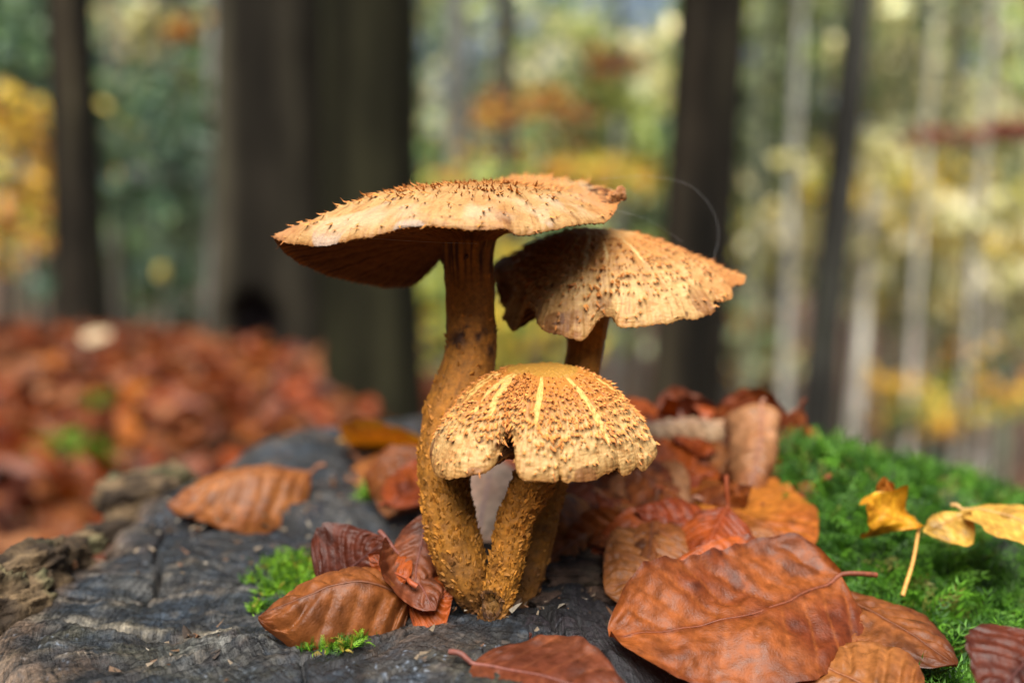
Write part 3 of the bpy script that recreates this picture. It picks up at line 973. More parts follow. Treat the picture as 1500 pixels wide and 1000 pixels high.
# ------------------------------------------------------------------ leaves
def leaf_arrays(L, W, nu=84, nv=46, fold=(0, 0), curl=(0, 0), curl2=None, arch=0.0, twist=0.0, pleat=0.0007, wave=0.0, crump=0.0, seed=0, shape='beech', nvein=8, tipdrop=0.0, sway=0.0):
    """blade in its own frame: x along the midrib from 0 to L, y across, z up"""
    u = np.linspace(0, 1, nu)
    v = np.linspace(-1, 1, nv)
    U, Vv = np.meshgrid(u, v, indexing='ij')
    U, Vv = U.ravel(), Vv.ravel()
    if shape == 'beech':
        hw = np.sin(np.pi * U ** 0.82) ** 0.72 * (1 - 0.25 * U ** 3)
    elif shape == 'strip':
        hw = 1 - 0.22 * U + 0.10 * np.sin(U * 9 + seed)
    elif shape == 'wide':
        hw = np.sin(np.pi * U ** 0.7) ** 0.55
    else:
        hw = np.sin(np.pi * U ** 1.15) ** 0.8
    hw = hw * W * 0.5 * (1 + 0.012 * np.sin(U * nvein * 2 * np.pi + seed) + 0.13 * fbm(np.column_stack([U * 4.5, Vv * 0.6 + seed]), 1.0, 4, seed))
    hw = np.maximum(hw, 0.00015)
    neg = Vv < 0
    f = np.where(neg, fold[0], fold[1])
    c0 = np.where(neg, curl[0], curl[1])
    if curl2 is not None:
        c1 = np.where(neg, curl2[0], curl2[1])
        c0 = c0 + (c1 - c0) * U
    c0 = np.where(np.abs(c0) < 1e-3, 1e-3, c0)
    av = np.abs(Vv)
    yy = hw * (np.sin(f + c0 * av) - np.sin(f)) / c0
    zz = -hw * (np.cos(f) - np.cos(f + c0 * av)) / c0
    yy = np.where(neg, -yy, yy)
    q = (U - 0.20 * av * (W / L) * 1.3) * nvein
    ple = np.cos(2 * np.pi * q)
    env = sstep(0.02, 0.15, av) * sstep(0.0, 0.08, U) * sstep(1.0, 0.85, U)
    vamp = 0.25 + 1.3 * hash3(np.floor(q + 0.5), neg.astype(int), np.zeros(len(q)), seed)
    bulge = np.abs(np.sin(np.pi * q)) ** 0.75                 # crisp valley along each vein, swelling between
    zz = zz + pleat * 1.15 * (bulge - 0.5) * env * vamp * (1 - 0.5 * av ** 3)
    lc = np.column_stack([U * L, Vv * W * 0.5])
    crk = np.abs(fbm(lc + seed, 190, 3, seed + 60)) - 0.25
    zz = zz - 0.0010 * crk * sstep(0.0, 0.1, U)               # papery crinkles
    mg = fbm(np.column_stack([U * L, neg * 1.0 + seed]), 110, 3, seed + 61)
    zz = zz + 0.0035 * mg * sstep(0.72, 1.0, av) ** 1.5 * sstep(0.0, 0.15, U)   # dry, lifted margin
    zz = zz + wave * np.sin(U * 9 + seed * 1.7 + neg * 2.0) * av ** 2
    x = U * L
    z0 = arch * L * 4 * U * (1 - U) - tipdrop * L * U ** 3
    y0 = sway * L * np.sin(U * np.pi)
    tw = twist * (U - 0.5)
    ct, st = np.cos(tw), np.sin(tw)
    P = np.column_stack([x, y0 + yy * ct - zz * st, z0 + yy * st + zz * ct])
    if crump:
        P = P + 1.35 * crump * np.column_stack([0.6 * fbm(P + seed, 48, 3, seed + 1), 0.6 * fbm(P + seed, 48, 3, seed + 2), fbm(P + seed, 48, 3, seed + 3)])
    vein = np.exp(-(((q + 0.5) % 1.0 - 0.5) / 0.055) ** 2) * env
    mid = np.exp(-(av / 0.035) ** 2)
    return P, U, Vv, vein, mid


LEAF_COLS = {
    'russet': ((0.335, 0.112, 0.036), (0.185, 0.045, 0.016)),
    'rust': ((0.44, 0.115, 0.024), (0.30, 0.06, 0.015)),
    'brown': ((0.29, 0.115, 0.046), (0.15, 0.048, 0.018)),
    'tan': ((0.40, 0.185, 0.085), (0.26, 0.095, 0.038)),
    'maroon': ((0.14, 0.035, 0.02), (0.085, 0.02, 0.014)),
    'plum': ((0.27, 0.10, 0.065), (0.18, 0.055, 0.038)),
    'pink': ((0.54, 0.33, 0.26), (0.38, 0.17, 0.10)),
    'lilac': ((0.72, 0.58, 0.62), (0.62, 0.42, 0.42)),  # the sky's reflection on this leaf is put into its pale colour
    'orange': ((0.55, 0.23, 0.045), (0.42, 0.14, 0.03)),
    'yellow': ((0.68, 0.40, 0.035), (0.55, 0.26, 0.03)),
    'paleyellow': ((0.66, 0.44, 0.17), (0.52, 0.30, 0.10)),
    'grey': ((0.60, 0.47, 0.42), (0.45, 0.30, 0.24)),
    'bleached': ((0.72, 0.66, 0.60), (0.62, 0.52, 0.46)),
}


def leaf_colour(P, U, Vv, vein, mid, kind, seed):
    a, b = LEAF_COLS[kind]
    n = fbm(P + seed * 0.31, 45, 4, seed + 20)
    c = mixc(a, b, sstep(-0.35, 0.4, n))
    c = mixc(c, np.array(a) * np.array([1.3, 1.4, 1.45]), vein * 0.55)
    c = mixc(c, np.array(b) * np.array([0.75, 0.6, 0.6]), mid * 0.7)
    sp = sstep(0.55, 0.7, vnoise(P + seed * 0.17, 170, seed + 30))
    c = mixc(c, np.array(b) * 0.4, sp * 0.6)
    c = mixc(c, np.array(b) * 0.7, sstep(0.9, 1.0, np.abs(Vv)) * 0.6)
    c = mixc(c, np.array(b) * np.array([0.55, 0.6, 0.8]), sstep(0.1, 0.5, fbm(P + seed * 0.7, 70, 4, seed + 33)) * 0.55)
    k = 1.3 if kind in ('yellow', 'paleyellow', 'lilac', 'bleached', 'grey') else 1.0
    return c * np.array([0.61, 0.465 + 0.08 * (k > 1), 0.25 + 0.12 * (kind in ('lilac', 'bleached', 'grey'))]) * k


def tube(pts, r0, r1, n=7, m=24, prof=None):
    C = catmull(np.asarray(pts), m)
    T = np.gradient(C, axis=0)
    T /= np.linalg.norm(T, axis=1, keepdims=True)
    ref = np.array([0.3, 0.2, 0.93]) if abs(T[0, 2]) < 0.8 else np.array([0.9, 0.3, 0.1])
    X = np.cross(T, ref)
    X /= np.linalg.norm(X, axis=1, keepdims=True)
    Y = np.cross(T, X)
    a = np.linspace(0, 2 * np.pi, n, endpoint=False)
    r = np.linspace(r0, r1, m) if prof is None else np.interp(np.linspace(0, 1, m), prof[0], prof[1])
    V = C[:, None] + (X[:, None] * np.cos(a)[None, :, None] + Y[:, None] * np.sin(a)[None, :, None]) * r[:, None, None]
    return V.reshape(-1, 3), grid_quads(m, n, wrap_v=True)


def leaf(label, base, tip, nrm, W, kind, name='beech_leaf', cat='leaf', petiole=0.012, pdir=None, group=None, seed=1, **kw):
    B, T = np.asarray(base, float), np.asarray(tip, float)
    X = T - B
    L = np.linalg.norm(X)
    X /= L
    Z = np.asarray(nrm, float)
    Z = Z - X * (Z @ X)
    Z /= np.linalg.norm(Z)
    Y = np.cross(Z, X)
    root = thing(name, label, cat, B, group)
    P, U, Vv, vein, mid = leaf_arrays(L, W, seed=seed, **kw)
    c = leaf_colour(P, U, Vv, vein, mid, kind, seed)
    Wd = P[:, 0:1] * X + P[:, 1:2] * Y + P[:, 2:3] * Z
    nu, nv = kw.get('nu', 84), kw.get('nv', 46)
    link('blade', make_mesh('blade', Wd, grid_quads(nu, nv), None, c), M_LEAF, root)
    # raised midrib running on into the stalk
    G = Wd.reshape(nu, nv, 3)
    md = (G[:, nv // 2 - 1] + G[:, nv // 2]) / 2
    pd = -X + 0.25 * Z if pdir is None else np.asarray(pdir, float)
    pd = pd / np.linalg.norm(pd)
    pts = np.vstack([pd * petiole, pd * petiole * 0.5 + 0.001 * Z, md[::6]])
    Vt, q = tube(pts, 0.00075, 0.00025, 6, 40, ([0, 0.14, 0.24, 0.6, 1.0], [0.00080, 0.00068, 0.00042, 0.00026, 0.00012]))
    cs = np.tile(np.array(LEAF_COLS[kind][1]) * 0.75, (len(Vt), 1))
    link('midrib', make_mesh('midrib', Vt, q, None, cs), M_STALK, root)
    return root


UPV = np.array([0, 0, 1.0])
CAMV = np.array([0, -1.0, 0.15])
K = at
# front right group
leaf('large russet leaf lying flat, its stalk pointing at the moss', K(1232, 846, .270), K(888, 940, .2445), (0.05, -0.36, 0.93), 0.046, 'russet', seed=3, nvein=9, pleat=0.0006,
     curl=(-0.5, 0.45), arch=0.012, wave=0.0022, crump=0.0030, shape='wide', pdir=(1, 0.1, 0.05), petiole=0.010, sway=0.06)
leaf('flat purplish brown leaf lying at the foot of the mushrooms', K(692, 970, .2300), K(935, 1030, .2140), (0.0, -0.25, 1), 0.036, 'plum', seed=4, pleat=0.00035, curl=(0.15, 0.15), arch=0.02, crump=0.0006, nvein=7, petiole=0.006)
leaf('brown deeply pleated leaf drooping against the moss beside the large russet leaf', K(1208, 866, .277), K(1402, 978, .243), (0.25, -0.75, 0.7), 0.042, 'brown', seed=5, nvein=7, pleat=0.0012, curl=(0.5, 0.7), fold=(-0.1, 0.15), arch=0.06, crump=0.0012, petiole=0.004)
leaf('light brown ribbed leaf tucked under the large russet leaf', K(1340, 1045, .226), K(1160, 958, .252), (-0.1, -0.5, 0.85), 0.036, 'tan', seed=6, nvein=8, pleat=0.0011, curl=(0.4, 0.35), arch=0.05, crump=0.0006, petiole=0.008)
leaf('dark red leaf edge on the moss, beside the drooping pleated leaf', K(1530, 935, .226), K(1445, 1030, .212), (0.2, -0.5, 0.8), 0.026, 'maroon', seed=7, pleat=0.0005, curl=(0.5, 0.3), crump=0.001, petiole=0.006)
leaf('orange piece standing in for the folded upper edge of the large russet leaf', K(1140, 842, .276), K(985, 838, .272), (0.0, -0.85, 0.5), 0.022, 'rust', seed=45, curl=(0.3, 0.3), pleat=0.0003, crump=0.0012, arch=0.05, petiole=0.002, shape='wide')  # added piece standing in for the russet leaf's folded edge
# front left group
leaf('coppery leaf arched like a tent on the stump beside a patch of bright moss', K(606, 872, .262), K(380, 904, .2505), (0.05, -0.42, 0.9), 0.052, 'brown', seed=8, nvein=6, pleat=0.0016, curl=(1.2, 1.0), fold=(0.2, 0.45), arch=0.16, crump=0.0024, twist=0.35, petiole=0.006)
leaf('dark maroon leaf standing on edge behind the tent-shaped coppery leaf', K(470, 862, .272), K(566, 790, .272), (0.2, -0.9, 0.35), 0.030, 'maroon', seed=9, curl=(0.3, 0.4), pleat=0.0005, crump=0.0012, petiole=0.004)
leaf('crumpled dark red leaf between the tall stem and the tent-shaped leaf', K(568, 800, .272), K(640, 900, .256), (0.5, -0.75, 0.5), 0.028, 'plum', seed=10, curl=(-1.2, 0.9), twist=0.9, pleat=0.0006, crump=0.0045, petiole=0.005)
leaf('small orange-brown leaf curling out of the crumpled dark red leaf', K(596, 850, .262), K(540, 815, .268), (-0.2, -0.9, 0.6), 0.014, 'rust', seed=11, curl=(1.2, 1.0), pleat=0.0004, crump=0.002, petiole=0.004)
leaf('rolled-up plum leaf standing against the tall stem', K(626, 752, .276), K(606, 862, .262), (0.1, -1, 0.2), 0.036, 'plum', seed=12, curl=(2.2, 2.0), pleat=0.0008, crump=0.0022, petiole=0.014, pdir=(-0.15, 0.2, 1))
leaf('dark red scrap of leaf lying at the foot of the tall stem', K(600, 880, .262), K(668, 872, .262), (0.0, -0.55, 0.8), 0.024, 'rust', seed=13, curl=(0.4, 0.6), pleat=0.0008, crump=0.0026, petiole=0.003)
leaf('tan leaf bent over the hole at the back of the stump', K(454, 690, .372), K(246, 738, .352), (-0.12, -0.55, 0.85), 0.054, 'tan', seed=14, nvein=7, pleat=0.0010, curl=(0.9, 0.9), fold=(0.35, 0.1), arch=0.12, crump=0.0018, petiole=0.006)
leaf('crumpled orange-brown leaf behind the tall stem, under the yellow leaf', K(622, 655, .365), K(566, 752, .345), (-0.25, -0.9, 0.5), 0.036, 'tan', seed=15, curl=(0.8, 0.9), pleat=0.001, crump=0.004, arch=0.08, petiole=0.004)
leaf('yellow leaf with upturned edge lying on the back rim of the stump', K(516, 652, .43), K(650, 655, .40), (0.05, 0.15, 1.0), 0.050, 'yellow', seed=16, curl=(-0.9, 0.7), pleat=0.0006, crump=0.0016, arch=0.03, petiole=0.008)
leaf('pale tan leaf lying under the yellow leaf on the back of the stump', K(528, 672, .415), K(640, 690, .38), (-0.1, -0.35, 1.0), 0.044, 'tan', seed=17, curl=(0.5, 0.4), crump=0.002, petiole=0.006)
leaf('pale lilac leaf with painted sky sheen standing between the tall stem and the short stem', K(700, 792, .325), K(722, 672, .345), (-0.15, -0.8, 0.75), 0.036, 'lilac', seed=18, shape='wide', curl=(0.15, 0.2), pleat=0.0003, crump=0.001, petiole=0.006)
leaf('glowing orange leaf upright behind the notch of the domed cap', K(752, 740, .352), K(750, 630, .375), (0.1, -1, 0.2), 0.032, 'rust', seed=19, curl=(0.4, 0.5), pleat=0.0006, crump=0.001, petiole=0.006)
# right hand pile
leaf('ribbed brown leaf leaning on the foot of the short mushroom', K(872, 775, .302), K(786, 836, .292), (-0.2, -0.8, 0.6), 0.040, 'tan', seed=20, nvein=7, pleat=0.0012, curl=(0.7, 0.7), arch=0.05, crump=0.0018, petiole=0.004)
leaf('greyish leaf rolled lengthwise along the top of the leaf pile', K(932, 628, .345), K(1076, 612, .365), (0.1, -0.35, 0.95), 0.030, 'grey', seed=21, curl=(2.3, 2.6), pleat=0.0009, crump=0.0030, arch=0.02, petiole=0.002, shape='strip')
leaf('pale leaf rolled into an upright tube at the end of the pile', K(1118, 592, .350), K(1102, 726, .322), (-0.25, -1, 0.3), 0.050, 'pink', seed=22, nvein=11, pleat=0.0013, curl=(2.0, 3.6), curl2=(2.6, 4.6), arch=0.03, crump=0.0034, petiole=0.002, shape='strip')
leaf('smooth red-brown leaf arching behind the upright rolled leaf', K(1110, 640, .39), K(1208, 652, .372), (0.1, -0.4, 0.9), 0.040, 'rust', seed=23, curl=(0.9, 0.8), arch=0.16, pleat=0.0004, crump=0.001, petiole=0.004)
leaf('dark maroon leaf forming the back of the hollow in the pile', K(975, 690, .385), K(1100, 640, .380), (-0.1, -1, 0.25), 0.050, 'maroon', seed=24, curl=(0.2, -0.5), pleat=0.0007, crump=0.002, shape='wide', petiole=0.004)
leaf('plum leaf with a wavy lower edge hanging over the black gap', K(982, 668, .362), K(1080, 712, .348), (0.1, -0.9, 0.5), 0.032, 'plum', seed=25, curl=(0.4, 0.3), pleat=0.0008, wave=0.002, crump=0.003, petiole=0.004)
leaf('dark orange leaf upright beside the scaly margin of the domed cap', K(985, 700, .335), K(946, 606, .352), (0.35, -0.9, 0.2), 0.032, 'rust', seed=26, curl=(0.6, 0.4), pleat=0.0006, crump=0.001, petiole=0.004)
leaf('pinkish glossy leaf lying under the edge of the domed cap', K(1010, 730, .318), K(892, 706, .328), (-0.1, -0.6, 0.8), 0.040, 'pink', seed=27, curl=(0.5, 0.3), pleat=0.0010, crump=0.0030, petiole=0.004)
leaf('pointed brown leaf with its tip hanging down from the pile', K(962, 728, .315), K(948, 834, .277), (-0.1, -0.8, 0.6), 0.036, 'brown', seed=28, fold=(0.3, 0.3), curl=(0.5, 0.4), pleat=0.0008, crump=0.0012, arch=0.06, petiole=0.004)
leaf('broad orange leaf between the leaf pile and the moss', K(985, 716, .335), K(1178, 812, .290), (0.0, -0.55, 0.85), 0.060, 'orange', seed=29, shape='wide', curl=(0.25, 0.4), pleat=0.0006, crump=0.0024, arch=0.05, petiole=0.004)
leaf('dark orange folded leaf with an upright stalk on the broad orange leaf', K(1064, 744, .300), K(1030, 812, .280), (-0.15, -0.7, 0.75), 0.044, 'rust', seed=30, fold=(0.35, 0.3), curl=(0.6, 0.7), pleat=0.0010, crump=0.0020, petiole=0.010, pdir=(0, 0.15, 1), arch=0.08)
leaf('pale ribbed leaf partly hidden below the large russet leaf', K(1020, 812, .284), K(890, 868, .272), (-0.1, -0.6, 0.85), 0.042, 'tan', seed=31, nvein=8, pleat=0.0012, curl=(0.4, 0.5), arch=0.04, crump=0.0016, petiole=0.004)
leaf('chestnut leaf lying between the short stem and the pointed leaf', K(870, 705, .335), K(905, 790, .298), (0.1, -0.7, 0.8), 0.044, 'brown', seed=32, curl=(0.6, 0.5), pleat=0.0010, crump=0.0030, petiole=0.004)
leaf('russet leaf curving behind the pointed leaf', K(905, 800, .30), K(938, 706, .332), (-0.5, -0.7, 0.6), 0.040, 'russet', seed=33, curl=(0.9, 0.3), pleat=0.0008, crump=0.0030, petiole=0.004)
leaf('russet leaf wedged under the hanging tip of the pointed leaf', K(1010, 790, .302), K(905, 838, .29), (0, -0.7, 0.7), 0.034, 'plum', seed=34, curl=(0.5, 0.5), pleat=0.0010, crump=0.0030, petiole=0.004)
leaf('brown leaf buried at the right of the short mushroom', K(836, 700, .345), K(868, 772, .325), (0.1, -0.7, 0.7), 0.046, 'plum', seed=35, curl=(0.4, 0.3), pleat=0.0010, crump=0.0030, petiole=0.004)
leaf('dark leaf scrap beside the foot of the short stem', K(738, 955, .245), K(795, 938, .248), (0.1, -0.5, 0.9), 0.012, 'maroon', seed=36, curl=(0.9, 0.9), pleat=0.0008, crump=0.0020, petiole=0.004)
leaf('rust leaf lying low in the pile behind the broad orange leaf', K(1130, 735, .345), K(1010, 690, .37), (0.0, -0.4, 1), 0.046, 'rust', seed=37, curl=(0.5, 0.5), pleat=0.0010, crump=0.0030, petiole=0.004)
leaf('tan scrap of leaf on the moss edge below the upright rolled leaf', K(1160, 780, .305), K(1100, 800, .29), (0.2, -0.5, 0.8), 0.022, 'pink', seed=38, curl=(0.9, 0.9), pleat=0.0006, crump=0.0016, petiole=0.004)


rh = np.random.default_rng(314)
heap = [('russet', 'copper-brown leaf lying loose in the heap beside the mushrooms', 'copper leaves loose in the heap'), ('rust', 'red-brown curled leaf lying loose in the heap beside the mushrooms', 'red-brown leaves loose in the heap'), ('tan', 'light brown leaf lying loose in the heap beside the mushrooms', 'light brown leaves loose in the heap')]
for i, (px, py, d) in enumerate([(850, 760, .315), (880, 730, .33), (905, 700, .345), (930, 760, .305), (960, 690, .345), (985, 660, .36), (1000, 770, .30), (1030, 700, .345), (1050, 640, .375), (1075, 670, .36), (1090, 730, .335), (1110, 680, .36), (1135, 650, .375), (960, 640, .37),
                                 (1140, 720, .345), (870, 800, .30), (1060, 720, .335), (1010, 625, .385), (640, 720, .345), (830, 740, .335), (900, 745, .322), (945, 715, .33), (975, 735, .318), (1020, 660, .362), (1045, 690, .35), (1085, 640, .37), (1120, 700, .35), (1015, 740, .318), (860, 720, .338), (925, 680, .35), (1150, 680, .365), (1165, 650, .38), (990, 640, .375), (1110, 750, .325), (845, 785, .305), (890, 770, .305), (920, 790, .297), (1180, 690, .352), (1150, 745, .328), (955, 780, .296), (1000, 705, .335), (1070, 610, .378), (960, 615, .375)]):
    kind, lbl, grp = heap[(0, 1, 0, 1, 2)[i % 5]]
    c = K(px, py, d)
    a = rh.uniform(0, 2 * np.pi)
    dv = np.array([math.cos(a), 0.5 * math.sin(a), rh.normal(0, 0.35)])
    dv /= np.linalg.norm(dv)
    Lh = rh.uniform(0.028, 0.043)
    leaf(lbl, c - dv * Lh * 0.5, c + dv * Lh * 0.5, (rh.normal(0, 0.4), -0.7 + rh.normal(0, 0.3), 0.7), Lh * rh.uniform(0.6, 0.8), kind, seed=200 + i, curl=(rh.uniform(-0.9, 1.9), rh.uniform(-0.5, 2.0)), twist=rh.normal(0, 0.5), arch=rh.uniform(-0.05, 0.14), pleat=0.0007, crump=0.0028, nvein=7, petiole=0.004, group=grp)


def build_crumbs():
    r = np.random.default_rng(404)
    n = 1100
    x, y = r.uniform(-0.14, 0.06, n), r.uniform(-0.05, 0.20, n)
    ok = np.hypot(x - SC[0], y - SC[1]) < 0.165
    x, y = x[ok], y[ok]
    keep = (fbm(np.column_stack([x, y]), 30, 3, 3) > -0.05) | (np.hypot(x, y - 0.01) < 0.03)
    x, y = x[keep], y[keep]
    n = len(x)
    z = stump_macro(x, y) + 0.0024
    T = r.normal(0, 1, (n, 3)) * np.array([1, 1, 0.25])
    T /= np.linalg.norm(T, axis=1, keepdims=True)
    N_ = np.tile((0, 0, 1.0), (n, 1))
    N_ = N_ - T * np.sum(N_ * T, 1, keepdims=True)
    N_ /= np.linalg.norm(N_, axis=1, keepdims=True)
    ln = np.exp(r.normal(-6.5, 0.5, n))
    cols = np.array([(0.09, 0.05, 0.025), (0.03, 0.02, 0.014), (0.16, 0.12, 0.08), (0.10, 0.045, 0.02), (0.2, 0.17, 0.13)])[r.integers(0, 5, n)]
    V, t, c = flakes(np.column_stack([x, y, z]), N_, T, ln, ln * r.uniform(0.2, 0.8, n), r.uniform(0, 0.3, n), cols, cols * 0.8)
    o = link('wood_crumbs', make_mesh('wood_crumbs', V, None, t, c, smooth=False), M_SCALE)
    tag(o, 'scattered crumbs of rotten wood, bark and leaf on the stump top', 'crumbs', kind='stuff')


build_crumbs()

# yellow leaf with two curled lobes standing on its stalk
def lobed_leaf():
    node = K(1346, 774, .292)
    foot = K(1322, 872, .281)
    root = thing('lobed_leaf', 'yellow leaf with two curled lobes standing upright on its stalk in the moss', 'leaf', foot)
    for k, (tip, W, kind, kw) in enumerate([
            (K(1262, 738, .288), 0.018, 'yellow', dict(curl=(-1.5, 1.6), fold=(0.3, 0.2), crump=0.0048, arch=-0.10, shape='late', seed=41, wave=0.004)),
            (K(1300, 700, .290), 0.011, 'orange', dict(curl=(1.2, 1.4), crump=0.0020, arch=-0.18, shape='late', seed=42)),
            (K(1422, 742, .292), 0.017, 'paleyellow', dict(curl=(-1.0, 2.2), fold=(0.3, 0.1), crump=0.0040, arch=-0.18, shape='late', seed=43))]):
        X = tip - node
        L = np.linalg.norm(X)
        X = X / L
        Z = np.array([0.1, -0.8, 0.6])
        Z = Z - X * (Z @ X)
        Z /= np.linalg.norm(Z)
        Y = np.cross(Z, X)
        P, U, Vv, vein, mid = leaf_arrays(L, W, pleat=0.0004, nvein=5, **kw)
        c = leaf_colour(P, U, Vv, vein, mid, kind, 40 + k)
        link('lobe', make_mesh('lobe', node - foot + P[:, 0:1] * X + P[:, 1:2] * Y + P[:, 2:3] * Z, grid_quads(84, 46), None, c), M_LEAF, root)
    Vt, q = tube([np.zeros(3), (node - foot) * 0.5 + np.array([0.0006, 0, 0]), node - foot], 0.00062, 0.00045, 7, 20)
    link('stalk', make_mesh('stalk', Vt, q, None, np.tile((0.48, 0.24, 0.05), (len(Vt), 1))), M_STALK, root)


lobed_leaf()
leaf('pale yellow twisted leaf arching over the moss behind the lobed yellow leaf', K(1408, 748, .30), K(1540, 800, .285), (0.1, -0.55, 0.9), 0.026, 'paleyellow', seed=44, curl=(-0.4, 1.0), arch=0.20, twist=0.6, pleat=0.0004, crump=0.0018, petiole=0.003, name='leaf')

# ------------------------------------------------------------------ moss
def moss_strands(bases, normals, L, seed, spread=0.8):
    """little feathery shoots: a bent stem strip with paired leaflets; returns V, tris, col"""
    r = np.random.default_rng(seed)
    n = len(bases)
    D = normals + spread * r.normal(0, 0.6, (n, 3))
    D /= np.linalg.norm(D, axis=1, keepdims=True)
    side = np.cross(D, r.normal(0, 1, (n, 3)))
    side /= np.linalg.norm(side, axis=1, keepdims=True)
    bend = np.cross(D, side)
    bend = bend + np.array([0, 0, -0.5])
    ln = L * r.uniform(0.35, 1.5, n)[:, None]
    k = 6
    Vs, Fs = [], []
    steps = np.linspace(0, 1, k)
    pts = [bases + D * ln * s + bend * ln * 0.45 * s * s for s in steps]
    V = []
    F_ = []
    wdt = 0.00022
    for s, p in zip(steps, pts):
        V += [p - side * wdt * (1 - s * 0.8), p + side * wdt * (1 - s * 0.8)]
    for j in range(k - 1):
        a = 2 * j
        F_ += [[a, a + 1, a + 3], [a, a + 3, a + 2]]
    for j in range(1, k):
        p = pts[j]
        sc = ln * 0.30 * (1.1 - 0.6 * steps[j])
        fw = pts[j] - pts[j - 1]
        fw = fw / np.linalg.norm(fw, axis=1, keepdims=True)
        for sg in (-1, 1):
            o = len(V)
            tipv = p + side * sg * sc * 0.8 + fw * sc * 0.9 + bend * sc * 0.25
            midv = p + side * sg * sc * 0.55 + fw * sc * 0.1
            V += [p - fw * sc * 0.2, midv, tipv]
            F_ += [[o, o + 1, o + 2]]
    nv = len(V)
    V = np.stack(V, 1)
    F_ = np.array(F_)
    tr = (F_[None] + (np.arange(n) * nv)[:, None, None]).reshape(-1, 3)
    hue = r.uniform(0, 1, n)
    cb = mixc((0.010, 0.050, 0.003), (0.105, 0.27, 0.014), hue ** 1.5)
    yel = r.uniform(0, 1, n) < 0.05
    cb[yel] = (0.16, 0.15, 0.03)
    C = np.repeat(cb[:, None, :], nv, 1)
    return V.reshape(-1, 3), tr, C.reshape(-1, 3)


def build_moss():
    r = np.random.default_rng(77)
    n = 12500
    x = r.uniform(0.068, 0.235, n * 2)
    y = r.uniform(-0.05, 0.19, n * 2)
    edge = 0.089 + 0.006 * np.sin(y * 90) + 0.012 * sstep(0.05, 0.0, y)
    ok = (x > edge) & (fbm(np.column_stack([x, y]), 120, 3, 6) > -0.26) & (np.hypot(x - SC[0], y - SC[1]) < stump_radius(np.arctan2(y - SC[1], x - SC[0])) * 0.985)
    x, y = x[ok][:n], y[ok][:n]
    P2 = np.column_stack([x, y])
    lum = 0.009 * fbm(P2, 55, 3, 5)
    z = stump_macro(x, y) + 0.0005 + lum
    e = 0.002
    nx = -(stump_macro(x + e, y) - stump_macro(x - e, y)) / (2 * e)
    ny = -(stump_macro(x, y + e) - stump_macro(x, y - e)) / (2 * e)
    N = np.column_stack([nx, ny, np.ones_like(nx)])
    N /= np.linalg.norm(N, axis=1, keepdims=True)
    V, t, c = moss_strands(np.column_stack([x, y, z]), N, 0.0092, 3, 1.0)
    o = link('moss', make_mesh('moss', V, None, t, c, smooth=False), M_MOSS)
    tag(o, 'thick bright green cushion of feathery moss on the right of the stump', 'moss', kind='stuff')
    # dark bed under the shoots, painting the deep shade between them
    ax, ay = np.linspace(0.08, 0.24, 120), np.linspace(-0.06, 0.2, 160)
    X, Y = np.meshgrid(ax, ay, indexing='ij')
    xx, yy = X.ravel(), Y.ravel()
    rr_ = np.hypot(xx - SC[0], yy - SC[1])
    lim = stump_radius(np.arctan2(yy - SC[1], xx - SC[0]))
    zz = stump_macro(xx, yy) + 0.009 * fbm(np.column_stack([xx, yy]), 55, 3, 5) - 0.012 * sstep(0.94, 1.02, rr_ / lim) - 0.01 * sstep(0.097, 0.083, xx)
    cc = mixc((0.008, 0.022, 0.004), (0.018, 0.045, 0.006), fbm(np.column_stack([xx, yy]), 200, 2, 8) * 0.5 + 0.5)
    bed = link('moss_bed', make_mesh('moss_bed', np.column_stack([xx, yy, zz]), grid_quads(120, 160), None, cc), M_MOSS)
    bed.parent = o
    bed['kind'] = 'stuff'

    def patch(lbl, spots, n, L, seed):
        rr = np.random.default_rng(seed)
        P = []
        for (px, py, rx, ry) in spots:
            d = CAM[2] / (math.sin(PITCH) - (500 - py) / F * math.cos(PITCH))
            c = at(px, py, d)
            k = max(6, int(n * rx * ry))
            a = rr.normal(0, 0.45, (k, 2))
            P.append(np.column_stack([c[0] + a[:, 0] * rx * d / F, c[1] + a[:, 1] * ry * d / F * 3.2]))
        P = np.vstack(P)
        z = stump_macro(P[:, 0], P[:, 1]) + 0.0012
        V, t, c = moss_strands(np.column_stack([P, z]), np.tile((0, 0, 1.0), (len(P), 1)), L, seed, 1.1)
        c = c * np.array([1.9, 1.45, 1.0])
        o = link('moss', make_mesh('moss', V, None, t, c, smooth=False), M_MOSS)
        tag(o, lbl, 'moss', kind='stuff')

    patch('small patch of yellow-green moss on the bare wood beside the tent-shaped leaf', [(425, 828, 45, 12), (450, 838, 30, 14), (415, 850, 32, 14), (395, 858, 12, 6), (378, 880, 14, 6), (368, 845, 8, 5), (460, 826, 30, 8)], 0.8, 0.0030, 5)
    patch('thin smear of green moss on the wood in front of the tent-shaped leaf', [(455, 944, 16, 5), (482, 945, 20, 8), (520, 942, 22, 8), (505, 950, 12, 5)], 0.5, 0.0026, 6)
    patch('tiny moss tuft at the back of the stump below the orange-brown leaf', [(545, 738, 10, 7)], 0.9, 0.006, 7)


build_moss()

